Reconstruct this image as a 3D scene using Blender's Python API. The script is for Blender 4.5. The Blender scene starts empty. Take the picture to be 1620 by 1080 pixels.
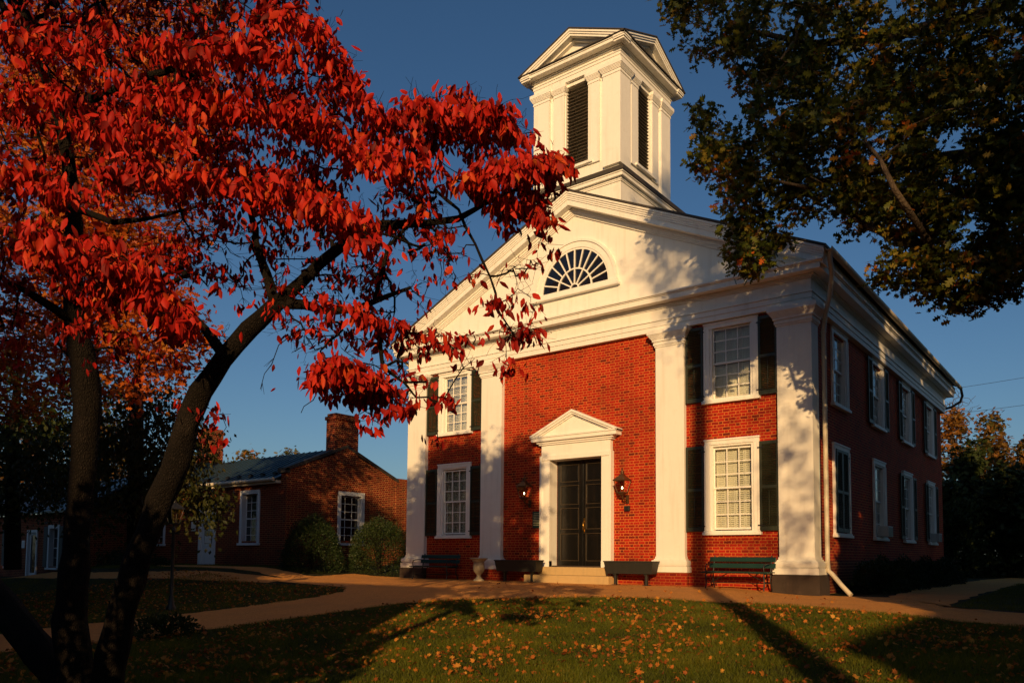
import bpy, math, random
import numpy as np
from mathutils import Vector, Matrix
random.seed(7); RNG = np.random.default_rng(7)
S = bpy.context.scene
R = math.radians
# ---------------------------------------------------------------- camera
cam_d = bpy.data.cameras.new('camera'); cam = bpy.data.objects.new('camera', cam_d); S.collection.objects.link(cam)
F, PITCH, YAW, ROLL, SX, SY = 1225.29, 0.0626397, 0.640458, 0.00608288, 50.01, 263.395
fw = Vector((-math.sin(YAW)*math.cos(PITCH), math.cos(YAW)*math.cos(PITCH), math.sin(PITCH)))
rt = fw.cross(Vector((0, 0, 1))).normalized(); up = rt.cross(fw)
r2 = rt*math.cos(ROLL)+up*math.sin(ROLL); u2 = -rt*math.sin(ROLL)+up*math.cos(ROLL)
cam.matrix_world = Matrix(((r2.x, u2.x, -fw.x, 0), (r2.y, u2.y, -fw.y, 0), (r2.z, u2.z, -fw.z, 0.9), (0, 0, 0, 1)))
cam_d.sensor_width = 36; cam_d.lens = F/1620*36
cam_d.shift_x = -SX/1620; cam_d.shift_y = SY/1620
cam_d.clip_start = .05; cam_d.clip_end = 3000
S.camera = cam
# ---------------------------------------------------------------- light
SUN_AZ, SUN_EL = R(31.5), R(14)         # azimuth measured from -y towards +x
W = bpy.data.worlds.new('World'); S.world = W; W.use_nodes = True
nt = W.node_tree; bg = nt.nodes['Background']
sky = nt.nodes.new('ShaderNodeTexSky'); sky.sky_type = 'NISHITA'; sky.sun_disc = False
sky.sun_elevation = SUN_EL; sky.sun_rotation = math.pi-SUN_AZ
sky.air_density = 1.0; sky.dust_density = 1.3; sky.ozone_density = 3.4
hs = nt.nodes.new('ShaderNodeHueSaturation'); hs.inputs['Saturation'].default_value = 1.10; hs.inputs['Value'].default_value = 1.0
nt.links.new(sky.outputs[0], hs.inputs['Color']); nt.links.new(hs.outputs[0], bg.inputs[0]); bg.inputs[1].default_value = 0.072
sd = bpy.data.lights.new('sun', 'SUN'); so = bpy.data.objects.new('sun', sd); S.collection.objects.link(so)
sd.energy = 5; sd.angle = R(.5); sd.color = (1, .635, .285)
dirv = Vector((math.sin(SUN_AZ)*math.cos(SUN_EL), -math.cos(SUN_AZ)*math.cos(SUN_EL), math.sin(SUN_EL)))
so.rotation_euler = dirv.to_track_quat('Z', 'Y').to_euler(); so.location = dirv*60
S.view_settings.view_transform = 'Standard'; S.view_settings.look = 'None'
S.view_settings.gamma = 1; S.view_settings.exposure = 0
S.cycles.max_bounces = 8; S.cycles.transparent_max_bounces = 12
# ---------------------------------------------------------------- materials
def newmat(name):
    m = bpy.data.materials.new(name); m.use_nodes = True
    t = m.node_tree; b = t.nodes['Principled BSDF']
    return m, t, b
def N(t, typ, **kw):
    n = t.nodes.new(typ)
    for k, v in kw.items():
        if k[0] == 'i' and k[1:].isdigit(): n.inputs[int(k[1:])].default_value = v
        else: setattr(n, k, v)
    return n
def Mth(t, op, a, b=None, c=None):
    n = t.nodes.new('ShaderNodeMath'); n.operation = op
    for i, q in enumerate((a, b, c)):
        if q is None: continue
        if isinstance(q, (int, float)): n.inputs[i].default_value = q
        else: t.links.new(q, n.inputs[i])
    return n.outputs[0]
def mixc(t, fac, a, b, mode='MIX'):
    n = t.nodes.new('ShaderNodeMix'); n.data_type = 'RGBA'; n.blend_type = mode
    for i, q in ((0, fac), (6, a), (7, b)):
        if isinstance(q, (int, float)): n.inputs[i].default_value = q
        elif isinstance(q, tuple): n.inputs[i].default_value = (*q, 1) if len(q) == 3 else q
        else: t.links.new(q, n.inputs[i])
    return n.outputs[2]
def ramp(t, fac, *stops):
    n = t.nodes.new('ShaderNodeValToRGB'); e = n.color_ramp.elements
    while len(e) < len(stops): e.new(.5)
    for q, (p, c) in zip(e, stops): q.position = p; q.color = (*c, 1) if len(c) == 3 else c
    t.links.new(fac, n.inputs[0]); return n.outputs[0]
def pos(t): return t.nodes.new('ShaderNodeNewGeometry').outputs['Position']
def noise(t, scale, detail=4, vec=None, rough=.55):
    n = N(t, 'ShaderNodeTexNoise'); n.inputs['Scale'].default_value = scale; n.inputs['Detail'].default_value = detail
    n.inputs['Roughness'].default_value = rough
    t.links.new(vec if vec is not None else pos(t), n.inputs['Vector']); return n.outputs[0]
def bump(t, b, h, dist=.01, strength=1):
    n = N(t, 'ShaderNodeBump'); n.inputs['Distance'].default_value = dist; n.inputs['Strength'].default_value = strength
    t.links.new(h, n.inputs['Height']); t.links.new(n.outputs[0], b.inputs['Normal'])
def scaled(t, sx, sy, sz):
    n = N(t, 'ShaderNodeMapping'); n.inputs['Scale'].default_value = (sx, sy, sz)
    t.links.new(pos(t), n.inputs[0]); return n.outputs[0]
def paint(name, col, rough=.5, var=.12, dirt=(.3, .24, .16), dirtamt=.35, bmp=.004, scale=3, spec=.5, metallic=0):
    m, t, b = newmat(name)
    n1 = noise(t, scale, 6); n2 = noise(t, 40, 3)
    streak = noise(t, 1, 5, scaled(t, 7, 7, .5))
    c = mixc(t, Mth(t, 'MULTIPLY', n1, 1), tuple(x*(1-var) for x in col), tuple(min(1, x*(1+var*.6)) for x in col))
    f = ramp(t, streak, (.52, (0, 0, 0)), (.8, (dirtamt,)*3))
    c = mixc(t, f, c, dirt)
    f2 = ramp(t, n1, (.6, (0, 0, 0)), (.75, (dirtamt*.6,)*3))
    c = mixc(t, f2, c, dirt)
    t.links.new(c, b.inputs['Base Color']); b.inputs['Roughness'].default_value = rough
    b.inputs['Metallic'].default_value = metallic; b.inputs['Specular IOR Level'].default_value = spec
    bump(t, b, Mth(t, 'ADD', n1, Mth(t, 'MULTIPLY', n2, .3)), bmp)
    return m
def brickmat(name, c1, c2, c3, mortar, bw=.322, rh=.0795):
    m, t, b = newmat(name)
    g = t.nodes.new('ShaderNodeNewGeometry')
    sp = N(t, 'ShaderNodeSeparateXYZ'); t.links.new(g.outputs['Position'], sp.inputs[0])
    sn = N(t, 'ShaderNodeSeparateXYZ'); t.links.new(g.outputs['True Normal'], sn.inputs[0])
    isx = Mth(t, 'GREATER_THAN', Mth(t, 'ABSOLUTE', sn.outputs[0]), .6)
    wob = N(t, 'ShaderNodeTexNoise'); wob.inputs['Scale'].default_value = 9; wob.inputs['Detail'].default_value = 3
    t.links.new(g.outputs['Position'], wob.inputs['Vector'])
    sw = N(t, 'ShaderNodeSeparateColor'); t.links.new(wob.outputs['Color'], sw.inputs[0])
    x = Mth(t, 'ADD', Mth(t, 'MULTIPLY', sp.outputs[0], Mth(t, 'SUBTRACT', 1, isx)), Mth(t, 'MULTIPLY', sp.outputs[1], isx))
    x = Mth(t, 'ADD', x, Mth(t, 'MULTIPLY', Mth(t, 'SUBTRACT', sw.outputs[0], .5), .022))
    z = Mth(t, 'ADD', sp.outputs[2], Mth(t, 'MULTIPLY', Mth(t, 'SUBTRACT', sw.outputs[1], .5), .012))
    vr = Mth(t, 'DIVIDE', z, rh); row = Mth(t, 'FLOOR', vr); fv = Mth(t, 'FRACT', vr)
    U = Mth(t, 'ADD', Mth(t, 'DIVIDE', Mth(t, 'ADD', x, 200), bw), Mth(t, 'MULTIPLY', Mth(t, 'MODULO', Mth(t, 'ADD', row, 400), 2), .5))
    ft = Mth(t, 'FRACT', U); hd = Mth(t, 'GREATER_THAN', ft, .66)
    idn = Mth(t, 'ADD', Mth(t, 'MULTIPLY', Mth(t, 'FLOOR', U), 2.13), Mth(t, 'ADD', hd, Mth(t, 'MULTIPLY', row, 37.7)))
    wn = N(t, 'ShaderNodeTexWhiteNoise', noise_dimensions='1D'); t.links.new(idn, wn.inputs['W'])
    # distance to joints in metres
    dv = Mth(t, 'MULTIPLY', Mth(t, 'MINIMUM', fv, Mth(t, 'SUBTRACT', 1, fv)), rh)
    d1 = Mth(t, 'MINIMUM', ft, Mth(t, 'SUBTRACT', 1, ft)); d2 = Mth(t, 'ABSOLUTE', Mth(t, 'SUBTRACT', ft, .66))
    du = Mth(t, 'MULTIPLY', Mth(t, 'MINIMUM', d1, d2), bw)
    d = Mth(t, 'MINIMUM', dv, du)
    mr = N(t, 'ShaderNodeMapRange'); mr.inputs[1].default_value = .0058; mr.inputs[2].default_value = .0098
    t.links.new(d, mr.inputs[0]); mask = mr.outputs[0]
    bc = ramp(t, wn.outputs[0], (0, c3), (.12, c2), (.45, c1), (1, tuple(min(1, q*1.25) for q in c1)))
    big = noise(t, .8, 5); fine = noise(t, 60, 4)
    bc = mixc(t, Mth(t, 'MULTIPLY', fine, .5), bc, c2)
    mc = mixc(t, big, mortar, tuple(q*.7 for q in mortar))
    c = mixc(t, mask, mc, bc)
    grime = ramp(t, big, (.45, (0, 0, 0)), (.75, (.45,)*3))
    c = mixc(t, grime, c, tuple(q*.45 for q in c2))
    st = noise(t, 1, 5, scaled(t, 3.5, 3.5, .45))
    c = mixc(t, ramp(t, st, (.58, (0, 0, 0)), (.74, (.30,)*3)), c, tuple(q*.4 for q in mortar))
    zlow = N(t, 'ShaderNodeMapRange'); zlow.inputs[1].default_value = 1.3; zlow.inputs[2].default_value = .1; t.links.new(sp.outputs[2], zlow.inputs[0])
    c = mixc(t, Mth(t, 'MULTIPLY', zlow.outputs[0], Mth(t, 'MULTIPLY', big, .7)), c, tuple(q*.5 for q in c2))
    t.links.new(c, b.inputs['Base Color']); b.inputs['Roughness'].default_value = .85; b.inputs['Specular IOR Level'].default_value = .25
    h = Mth(t, 'ADD', mask, Mth(t, 'ADD', Mth(t, 'MULTIPLY', fine, .5), Mth(t, 'MULTIPLY', wn.outputs[0], .35)))
    bump(t, b, h, .006)
    return m
def leafmat(name, stops, trans=.35, rough=.45, scale=2.0):
    m, t, b = newmat(name)
    at = N(t, 'ShaderNodeAttribute', attribute_name='rnd')
    big = noise(t, scale, 3)
    f = Mth(t, 'ADD', Mth(t, 'MULTIPLY', at.outputs['Fac'], .65), Mth(t, 'MULTIPLY', big, .38))
    c = ramp(t, f, *stops)
    fine = noise(t, 70, 3)
    c = mixc(t, Mth(t, 'MULTIPLY', fine, .5), c, mixc(t, 1.0, c, (.45, .4, .4), 'MULTIPLY'))
    t.links.new(c, b.inputs['Base Color']); b.inputs['Roughness'].default_value = rough
    b.inputs['Specular IOR Level'].default_value = .2
    tr = N(t, 'ShaderNodeBsdfTranslucent'); t.links.new(c, tr.inputs[0])
    mx = N(t, 'ShaderNodeMixShader'); mx.inputs[0].default_value = trans
    t.links.new(b.outputs[0], mx.inputs[1]); t.links.new(tr.outputs[0], mx.inputs[2])
    t.links.new(mx.outputs[0], t.nodes['Material Output'].inputs[0])
    return m
def glassmat(name='window_glass', tint=(.9, .92, .92), gl=.09):
    m, t, b = newmat(name)
    tr = N(t, 'ShaderNodeBsdfTransparent'); tr.inputs[0].default_value = (*tint, 1)
    g = N(t, 'ShaderNodeBsdfGlossy'); g.inputs['Roughness'].default_value = .03; g.inputs[0].default_value = (1, 1, 1, 1)
    fr = N(t, 'ShaderNodeFresnel'); fr.inputs[0].default_value = 1.5
    n = N(t, 'ShaderNodeBump'); n.inputs['Distance'].default_value = .02; n.inputs['Strength'].default_value = .25
    t.links.new(noise(t, 3, 2), n.inputs['Height']); t.links.new(n.outputs[0], g.inputs['Normal'])
    f = Mth(t, 'MULTIPLY', fr.outputs[0], 1 if gl > .1 else .45)
    mx = N(t, 'ShaderNodeMixShader'); t.links.new(f, mx.inputs[0])
    t.links.new(tr.outputs[0], mx.inputs[1]); t.links.new(g.outputs[0], mx.inputs[2])
    t.links.new(mx.outputs[0], t.nodes['Material Output'].inputs[0]); return m
def barkmat(name, c1, c2, sc=18):
    m, t, b = newmat(name)
    v = N(t, 'ShaderNodeTexVoronoi', feature='DISTANCE_TO_EDGE'); v.inputs['Scale'].default_value = sc
    mp = scaled(t, 1.3, 1.3, .62); n0 = noise(t, 6, 3)
    t.links.new(mixc(t, .05, mp, n0), v.inputs['Vector'])
    n1 = noise(t, 30, 5); n2 = noise(t, 2.2, 4)
    h = ramp(t, v.outputs[0], (0, (0, 0, 0)), (.3, (1, 1, 1)))
    c = mixc(t, h, tuple(q*.55 for q in c1), c1); c = mixc(t, Mth(t, 'MULTIPLY', n1, .8), c, c2)
    lich = ramp(t, n2, (.58, (0, 0, 0)), (.7, (.5,)*3)); c = mixc(t, lich, c, tuple(q*1.9 for q in c1))
    t.links.new(c, b.inputs['Base Color']); b.inputs['Roughness'].default_value = .95; b.inputs['Specular IOR Level'].default_value = .15
    bump(t, b, Mth(t, 'ADD', h, n1), .012); return m
def emat(name, col, s):
    m, t, b = newmat(name); b.inputs['Emission Color'].default_value = (*col, 1); b.inputs['Emission Strength'].default_value = s
    n = noise(t, 20, 2); t.links.new(mixc(t, n, col, tuple(q*.8 for q in col)), b.inputs['Base Color']); return m

WHITE = paint('white_paint', (.8, .77, .70), .55, .08, (.42, .33, .22), .27, .005)
WHITE2 = paint('white_trim', (.82, .79, .72), .5, .05, (.45, .36, .26), .2, .002)
CLAP = paint('cool_white', (.70, .72, .74), .5, .06, (.3, .3, .28), .2, .002)
BLACKP = paint('black_door_paint', (.006, .0055, .005), .28, .3, (.12, .07, .03), .08, .004, 5)
SHUT = paint('dark_green_shutter', (.026, .031, .017), .5, .3, (.06, .06, .04), .25, .003)
BENCHG = paint('bench_green', (.006, .034, .022), .42, .3, (.03, .04, .03), .2, .002)
IRON = paint('black_iron', (.012, .012, .012), .5, .2, (.06, .04, .03), .2, .001)
PLANT = paint('planter_black', (.018, .019, .016), .55, .25, (.06, .05, .04), .25, .003)
STONE = paint('step_stone', (.50, .34, .15), .85, .16, (.2, .16, .1), .4, .006, 6)
URN = paint('urn_stone', (.38, .31, .20), .9, .2, (.12, .10, .07), .5, .008, 9)
DSTONE = paint('dark_stone_base', (.042, .026, .017), .85, .45, (.10, .06, .035), .35, .012, 5)
COPPER = paint('aged_copper', (.13, .065, .028), .45, .3, (.03, .04, .03), .3, .002, 9, .5, .6)
ROOFD = paint('dark_roof', (.045, .036, .028), .7, .3, (.02, .02, .015), .4, .006, 6)
ROOFM = paint('standing_seam_metal', (.030, .058, .075), .40, .2, (.03, .04, .05), .4, .002, 4, .5, .3)
LOUV = paint('louver_brown', (.085, .062, .038), .6, .25, (.03, .025, .02), .4, .003)
SLAT = paint('interior_shutter_cream', (.80, .74, .58), .5, .05, (.5, .4, .25), .15, .001)
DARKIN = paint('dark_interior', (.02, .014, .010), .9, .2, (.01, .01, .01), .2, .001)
SIGNG = paint('sign_green', (.012, .045, .028), .5, .15, (.03, .04, .03), .2, .001)
SIGNT = paint('sign_letters', (.45, .40, .22), .6, .1, (.2, .2, .1), .2, .001)
PAPER = paint('paper_white', (.75, .74, .70), .7, .05, (.5, .5, .45), .1, .001)
ACM = paint('air_conditioner_metal', (.48, .47, .43), .5, .1, (.2, .18, .14), .3, .001)
BRASS = paint('brass', (.55, .30, .06), .3, .1, (.2, .1, .03), .3, .001, 9, .5, 1)
FADED = paint('cream_downspout', (.62, .54, .40), .5, .1, (.3, .24, .16), .3, .002)
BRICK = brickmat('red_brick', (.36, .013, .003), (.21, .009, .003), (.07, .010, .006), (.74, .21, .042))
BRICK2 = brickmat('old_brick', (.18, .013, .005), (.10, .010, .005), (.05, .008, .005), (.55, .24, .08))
GLASS = glassmat()
DGLASS = glassmat('lantern_glass', (.95, .93, .88), .12)
BARK = barkmat('dogwood_bark', (.017, .012, .009), (.009, .007, .005), 62)
BARK2 = barkmat('oak_bark', (.10, .072, .048), (.05, .035, .025), 14)
FLAME = emat('gas_flame', (1, .72, .36), 14)
# ---------------------------------------------------------------- mesh builder
class MB:
    def __init__(s): s.v = []; s.f = []; s.sm = []
    def add(s, v, f, smooth=False):
        o = len(s.v); s.v += [tuple(p) for p in v]; s.f += [tuple(i+o for i in q) for q in f]; s.sm += [smooth]*len(f); return s
    def box(s, x0, x1, y0, y1, z0, z1, M=None):
        v = [(x, y, z) for x in (x0, x1) for y in (y0, y1) for z in (z0, z1)]
        if M is not None: v = [M @ Vector(p) for p in v]
        return s.add(v, [(0, 1, 3, 2), (4, 6, 7, 5), (0, 4, 5, 1), (2, 3, 7, 6), (0, 2, 6, 4), (1, 5, 7, 3)])
    def prism(s, poly, ax, a, b, smooth=False):   # poly: 2-D points in the two other axes (cyclic order x,y,z without ax)
        n = len(poly)
        def P(q, c): return {'x': (c, q[0], q[1]), 'y': (q[0], c, q[1]), 'z': (q[0], q[1], c)}[ax]
        v = [P(q, a) for q in poly]+[P(q, b) for q in poly]
        s.add(v, [tuple(range(n)), tuple(range(2*n-1, n-1, -1))])
        s.f += []
        o = len(s.v)-2*n
        for i in range(n):
            j = (i+1) % n; s.f.append((o+i, o+j, o+n+j, o+n+i)); s.sm.append(smooth)
        return s
    def rings(s, rings, closed=True, caps=True, smooth=True):
        n = len(rings[0]); v = [p for r in rings for p in r]; f = []
        for k in range(len(rings)-1):
            for i in range(n if closed else n-1):
                j = (i+1) % n; f.append((k*n+i, k*n+j, (k+1)*n+j, (k+1)*n+i))
        s.add(v, f, smooth)
        if caps and closed:
            s.add(rings[0], [tuple(range(n-1, -1, -1))]); s.add(rings[-1], [tuple(range(n))])
        return s
    def tube(s, pts, rad, n=8, smooth=True):
        pts = [Vector(p) for p in pts]; rr = rad if hasattr(rad, '__len__') else [rad]*len(pts)
        rings = []; ref = None
        for i, p in enumerate(pts):
            d = (pts[min(i+1, len(pts)-1)]-pts[max(i-1, 0)])
            if d.length < 1e-9: d = Vector((0, 0, 1))
            d.normalize()
            if ref is None: ref = Vector((0, 0, 1)) if abs(d.z) < .9 else Vector((1, 0, 0))
            a = d.cross(ref); a.normalize(); b = a.cross(d); ref = b
            b = d.cross(a)
            rings.append([p+(a*math.cos(t)+b*math.sin(t))*rr[i] for t in [2*math.pi*k/n for k in range(n)]])
            ref = a.cross(d)
        return s.rings(rings, smooth=smooth)
    def lathe(s, prof, c=(0, 0, 0), n=20, smooth=True, rot=0):
        return s.rings([[(c[0]+r*math.cos(2*math.pi*k/n+rot), c[1]+r*math.sin(2*math.pi*k/n+rot), c[2]+z) for k in range(n)] for r, z in prof], smooth=smooth)
    def mirrored(s, cx):   # add mirror about x=cx
        o = len(s.v); k = len(s.f)
        s.v += [(2*cx-p[0], p[1], p[2]) for p in s.v]
        s.f += [tuple(i+o for i in reversed(q)) for q in s.f[:k]]; s.sm += s.sm[:k]; return s
col = S.collection
def link(o, parent=None):
    col.objects.link(o)
    if parent is not None:
        o.parent = parent
    return o
def off(parent):
    v = Vector((0, 0, 0))
    return v
def pieces(mb, tol):
    """separate spatially disjoint groups of shells"""
    n = len(mb.v); p = list(range(n))
    def fnd(a):
        while p[a] != a: p[a] = p[p[a]]; a = p[a]
        return a
    for q in mb.f:
        for i in q[1:]: p[fnd(i)] = fnd(q[0])
    sh = {}
    for i in range(n): sh.setdefault(fnd(i), []).append(i)
    keys = list(sh); lo = np.array([np.min([mb.v[i] for i in sh[k]], 0) for k in keys]); hi = np.array([np.max([mb.v[i] for i in sh[k]], 0) for k in keys])
    g = list(range(len(keys)))
    def f2(a):
        while g[a] != a: g[a] = g[g[a]]; a = g[a]
        return a
    for a in range(len(keys)):
        t_ = np.all((lo[a]-tol <= hi) & (lo <= hi[a]+tol), axis=1)
        for b in np.nonzero(t_)[0]: g[f2(int(b))] = f2(a)
    idx = {k: f2(i) for i, k in enumerate(keys)}; out = {}
    vi = {}
    for i in range(n):
        c = idx[fnd(i)]; m = out.setdefault(c, MB()); vi[i] = len(m.v); m.v.append(mb.v[i])
    for q, s_ in zip(mb.f, mb.sm):
        m = out[idx[fnd(q[0])]]; m.f.append(tuple(vi[i] for i in q)); m.sm.append(s_)
    return list(out.values())
def objs(name, mb, mat, parent=None, bevel=0, local=False, tol=.004):
    return [obj(name, m, mat, parent, bevel, local) for m in pieces(mb, tol)]
def obj(name, mb, mat, parent=None, bevel=0, local=False, origin=None):
    """vertices given in world space unless local; object origin placed at parent's world location"""
    me = bpy.data.meshes.new(name)
    ow = Vector((0, 0, 0))
    if not local:
        if parent is not None: ow = wloc(parent)
        if origin is not None: ow = Vector(origin)
    v = [(p[0]-ow.x, p[1]-ow.y, p[2]-ow.z) for p in mb.v]
    me.from_pydata(v, [], mb.f); me.update()
    me.polygons.foreach_set('use_smooth', mb.sm)
    me.materials.append(mat)
    # consistent outward normals
    import bmesh
    bm = bmesh.new(); bm.from_mesh(me); bmesh.ops.recalc_face_normals(bm, faces=bm.faces); bm.to_mesh(me); bm.free()
    o = bpy.data.objects.new(name, me); link(o, parent)
    if origin is not None and not local:
        o.location = ow-(wloc(parent) if parent is not None else Vector((0, 0, 0)))
    if bevel:
        md = o.modifiers.new('b', 'BEVEL'); md.width = bevel; md.segments = 2; md.limit_method = 'ANGLE'
    return o
def wloc(o):
    v = Vector(o.location)
    while o.parent is not None: o = o.parent; v = v+Vector(o.location)
    return v
def tag(o, label=None, cat=None, group=None, kind=None):
    for k, q in (('label', label), ('category', cat), ('group', group), ('kind', kind)):
        if q: o[k] = q
    return o
def thing(name, label, cat, loc=(0, 0, 0), group=None):
    o = bpy.data.objects.new(name, None); o.location = loc; o.empty_display_size = .3; col.objects.link(o)
    return tag(o, label, cat, group)
def copy_tree(o, parent=None):
    c = o.copy(); col.objects.link(c); c.parent = parent
    for ch in [q for q in bpy.data.objects if q.parent == o]: copy_tree(ch, c)
    return c
# ---------------------------------------------------------------- ground
def sm(a, b, x):
    t = np.clip((x-a)/(b-a), 0, 1); return t*t*(3-2*t)
def G(x, y):
    z = -.6+.72*sm(4.5, 15.5, y)
    z = z-.13*sm(-8.5, -6, x)*sm(8, 15, y)
    z = z+.36*sm(-20, -25, x)*sm(-36., -33., x)*sm(10, 16, y)
    z = z-.35*sm(-34, -40, x)*sm(8, 14, y)
    return z
def gmat():
    m, t, b = newmat('lawn_soil_and_turf')
    n1 = noise(t, 1.2, 5); n2 = noise(t, 45, 5); n3 = noise(t, 9, 4)
    c = mixc(t, n1, (.030, .040, .010), (.055, .050, .018)); c = mixc(t, ramp(t, n2, (.4, (0, 0, 0)), (.62, (1, 1, 1))), c, (.020, .018, .008))
    c = mixc(t, ramp(t, n3, (.58, (0, 0, 0)), (.7, (.5,)*3)), c, (.09, .045, .018))
    t.links.new(c, b.inputs['Base Color']); b.inputs['Roughness'].default_value = .95; b.inputs['Specular IOR Level'].default_value = .1
    bump(t, b, Mth(t, 'ADD', n2, n3), .03); return m
def pathmat():
    m, t, b = newmat('pea_gravel_path')
    v = N(t, 'ShaderNodeTexVoronoi'); v.inputs['Scale'].default_value = 42; t.links.new(pos(t), v.inputs['Vector'])
    n1 = noise(t, 1.0, 5); n2 = noise(t, 20, 4)
    c = mixc(t, v.outputs['Color'], (.55, .22, .045), (.86, .40, .10)); c = mixc(t, Mth(t, 'MULTIPLY', n2, .5), c, (.42, .17, .05))
    c = mixc(t, ramp(t, n1, (.45, (0, 0, 0)), (.8, (.5,)*3)), c, (.42, .19, .06))
    t.links.new(c, b.inputs['Base Color']); b.inputs['Roughness'].default_value = .9; b.inputs['Specular IOR Level'].default_value = .2
    bump(t, b, Mth(t, 'SUBTRACT', 1, v.outputs['Distance']), .016); return m
GM, PM = gmat(), pathmat()
def sheet(name, xs, ys, dz, mat, lab=None):
    X, Y = np.meshgrid(xs, ys); Z = G(X, Y)+dz; n, k = X.shape
    v = np.stack([X, Y, Z], -1).reshape(-1, 3)
    f = [(j*k+i, j*k+i+1, (j+1)*k+i+1, (j+1)*k+i) for j in range(n-1) for i in range(k-1)]
    me = bpy.data.meshes.new(name); me.from_pydata(v.tolist(), [], f); me.update(); me.materials.append(mat)
    me.polygons.foreach_set('use_smooth', [True]*len(f))
    o = bpy.data.objects.new(name, me); col.objects.link(o); o['kind'] = 'structure'; return o
xs = np.unique(np.concatenate([np.linspace(-900, -60, 12), np.linspace(-60, -30, 40), np.linspace(-30, 8, 153), np.linspace(8, 900, 20)]))
ys = np.unique(np.concatenate([np.linspace(-400, -10, 10), np.linspace(-10, 26, 145), np.linspace(26, 1200, 25)]))
sheet('ground', xs, ys, 0, GM)
def poly_sheet(name, A, B, dz, mat, nu=60, nv=14):
    """surface between two polylines, following the ground"""
    def res(P, n):
        P = np.array(P, float); d = np.r_[0, np.cumsum(np.hypot(*(P[1:]-P[:-1]).T))]; s = np.linspace(0, d[-1], n)
        return np.stack([np.interp(s, d, P[:, 0]), np.interp(s, d, P[:, 1])], 1)
    a, b = res(A, nu), res(B, nu); v = []; 
    for i in range(nu):
        for j in range(nv):
            q = a[i]*(1-j/(nv-1))+b[i]*(j/(nv-1))
            edge = (.045*math.sin(i*1.7+j)+.035*math.sin(i*.61+2)+RNG.normal(0, .02)) if j in (0, nv-1) else 0
            v.append((q[0]+edge, q[1]+edge, float(G(q[0], q[1]))+dz))
    f = [(i*nv+j, i*nv+j+1, (i+1)*nv+j+1, (i+1)*nv+j) for i in range(nu-1) for j in range(nv-1)]
    me = bpy.data.meshes.new(name); me.from_pydata(v, [], f); me.update(); me.materials.append(mat)
    me.polygons.foreach_set('use_smooth', [True]*len(f))
    o = bpy.data.objects.new(name, me); col.objects.link(o); o['kind'] = 'structure'; return o
LAWN_EDGE = [(-12.88, 8.87), (-12.5, 10.3), (-12.2, 11.3), (-11.4, 12.2), (-10.2, 12.85), (-8.59, 13.5), (-7.26, 14.3), (-5.98, 14.9), (-4.48, 14.6), (-3.03, 13.97), (-2.0, 13.39), (-1.17, 13.1), (3, 12.3)]
poly_sheet('gravel_forecourt', LAWN_EDGE, [(-15.6, 9.8), (-15.3, 11.6), (-15.5, 12.5), (-16.8, 13.6), (-18.5, 14.3), (-21, 14.2), (-22, 18.2), (-20, 19.3), (-14, 19.3), (-6.2, 19.3), (-5.0, 19.3), (-4.1, 19.5), (-2.66, 16.3), (-1.6, 15.5), (3, 14.6)], .014, PM, 260, 40)
poly_sheet('gravel_path', [(-14.2, -4), (-14.1, 2), (-13.6, 4.5), (-13.84, 5.72), (-13.45, 6.55), (-13.24, 7.77), (-12.85, 8.95)], [(-17, -4), (-16.9, 2), (-16.6, 5.54), (-16.67, 6.1), (-16.7, 7.17), (-15.89, 9.13), (-15.55, 9.9)], .010, PM, 90, 14)
poly_sheet('rear_path', [(-20.5, 13.7), (-23, 12.8), (-30, 11.9), (-40, 11.2)], [(-21, 15), (-23.4, 14.3), (-30, 13.2), (-40, 12.4)], .006, PM, 60, 8)
poly_sheet('side_path', [(-4.4, 19.0), (-4.9, 24), (-5.0, 39), (-4.4, 46)], [(-2.7, 16.4), (-2.96, 21.69), (-3.1, 30), (-2.6, 46)], .009, PM, 60, 8)
poly_sheet('house_walk', [(-20.2, 15.0), (-26, 14.9), (-30.5, 15.2)], [(-21.2, 16.2), (-26, 16.1), (-30.5, 17.2)], .004, PM, 30, 8)

# ================================================================= courthouse
XC = -13.15; YF = 19.1; YW = 19.25; XS = -6.15
CH = thing('courthouse', 'red brick courthouse with white pilasters, pediment and louvered bell tower', 'building', (XC, 25, 0))
def wall(plane, a0, a1, z0, z1, t, holes, mb=None):
    """wall in plane ('y', y0) facing -y or ('x', x0) facing +x, thickness t inwards, with rectangular holes"""
    mb = mb or MB()
    us = sorted({a0, a1, *[h[0] for h in holes], *[h[1] for h in holes]}); zs = sorted({z0, z1, *[h[2] for h in holes], *[h[3] for h in holes]})
    ax, c = plane
    # front skin as cells, plus reveals for each hole, plus back skin
    def P(u, d, z): return (u, c+d, z) if ax == 'y' else (c-d, u, z)
    for i in range(len(us)-1):
        for j in range(len(zs)-1):
            um, zm = (us[i]+us[i+1])/2, (zs[j]+zs[j+1])/2
            if any(h[0] < um < h[1] and h[2] < zm < h[3] for h in holes): continue
            for d in (0, t):
                mb.add([P(us[i], d, zs[j]), P(us[i+1], d, zs[j]), P(us[i+1], d, zs[j+1]), P(us[i], d, zs[j+1])], [(0, 1, 2, 3)])
    for h in holes+[(a0, a1, z0, z1)]:
        for (ua, ub, za, zb) in ((h[0], h[0], h[2], h[3]), (h[1], h[1], h[2], h[3])):
            mb.add([P(ua, 0, za), P(ua, t, za), P(ua, t, zb), P(ua, 0, zb)], [(0, 1, 2, 3)])
        for z in (h[2], h[3]):
            mb.add([P(h[0], 0, z), P(h[1], 0, z), P(h[1], t, z), P(h[0], t, z)], [(0, 1, 2, 3)])
    return mb
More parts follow.
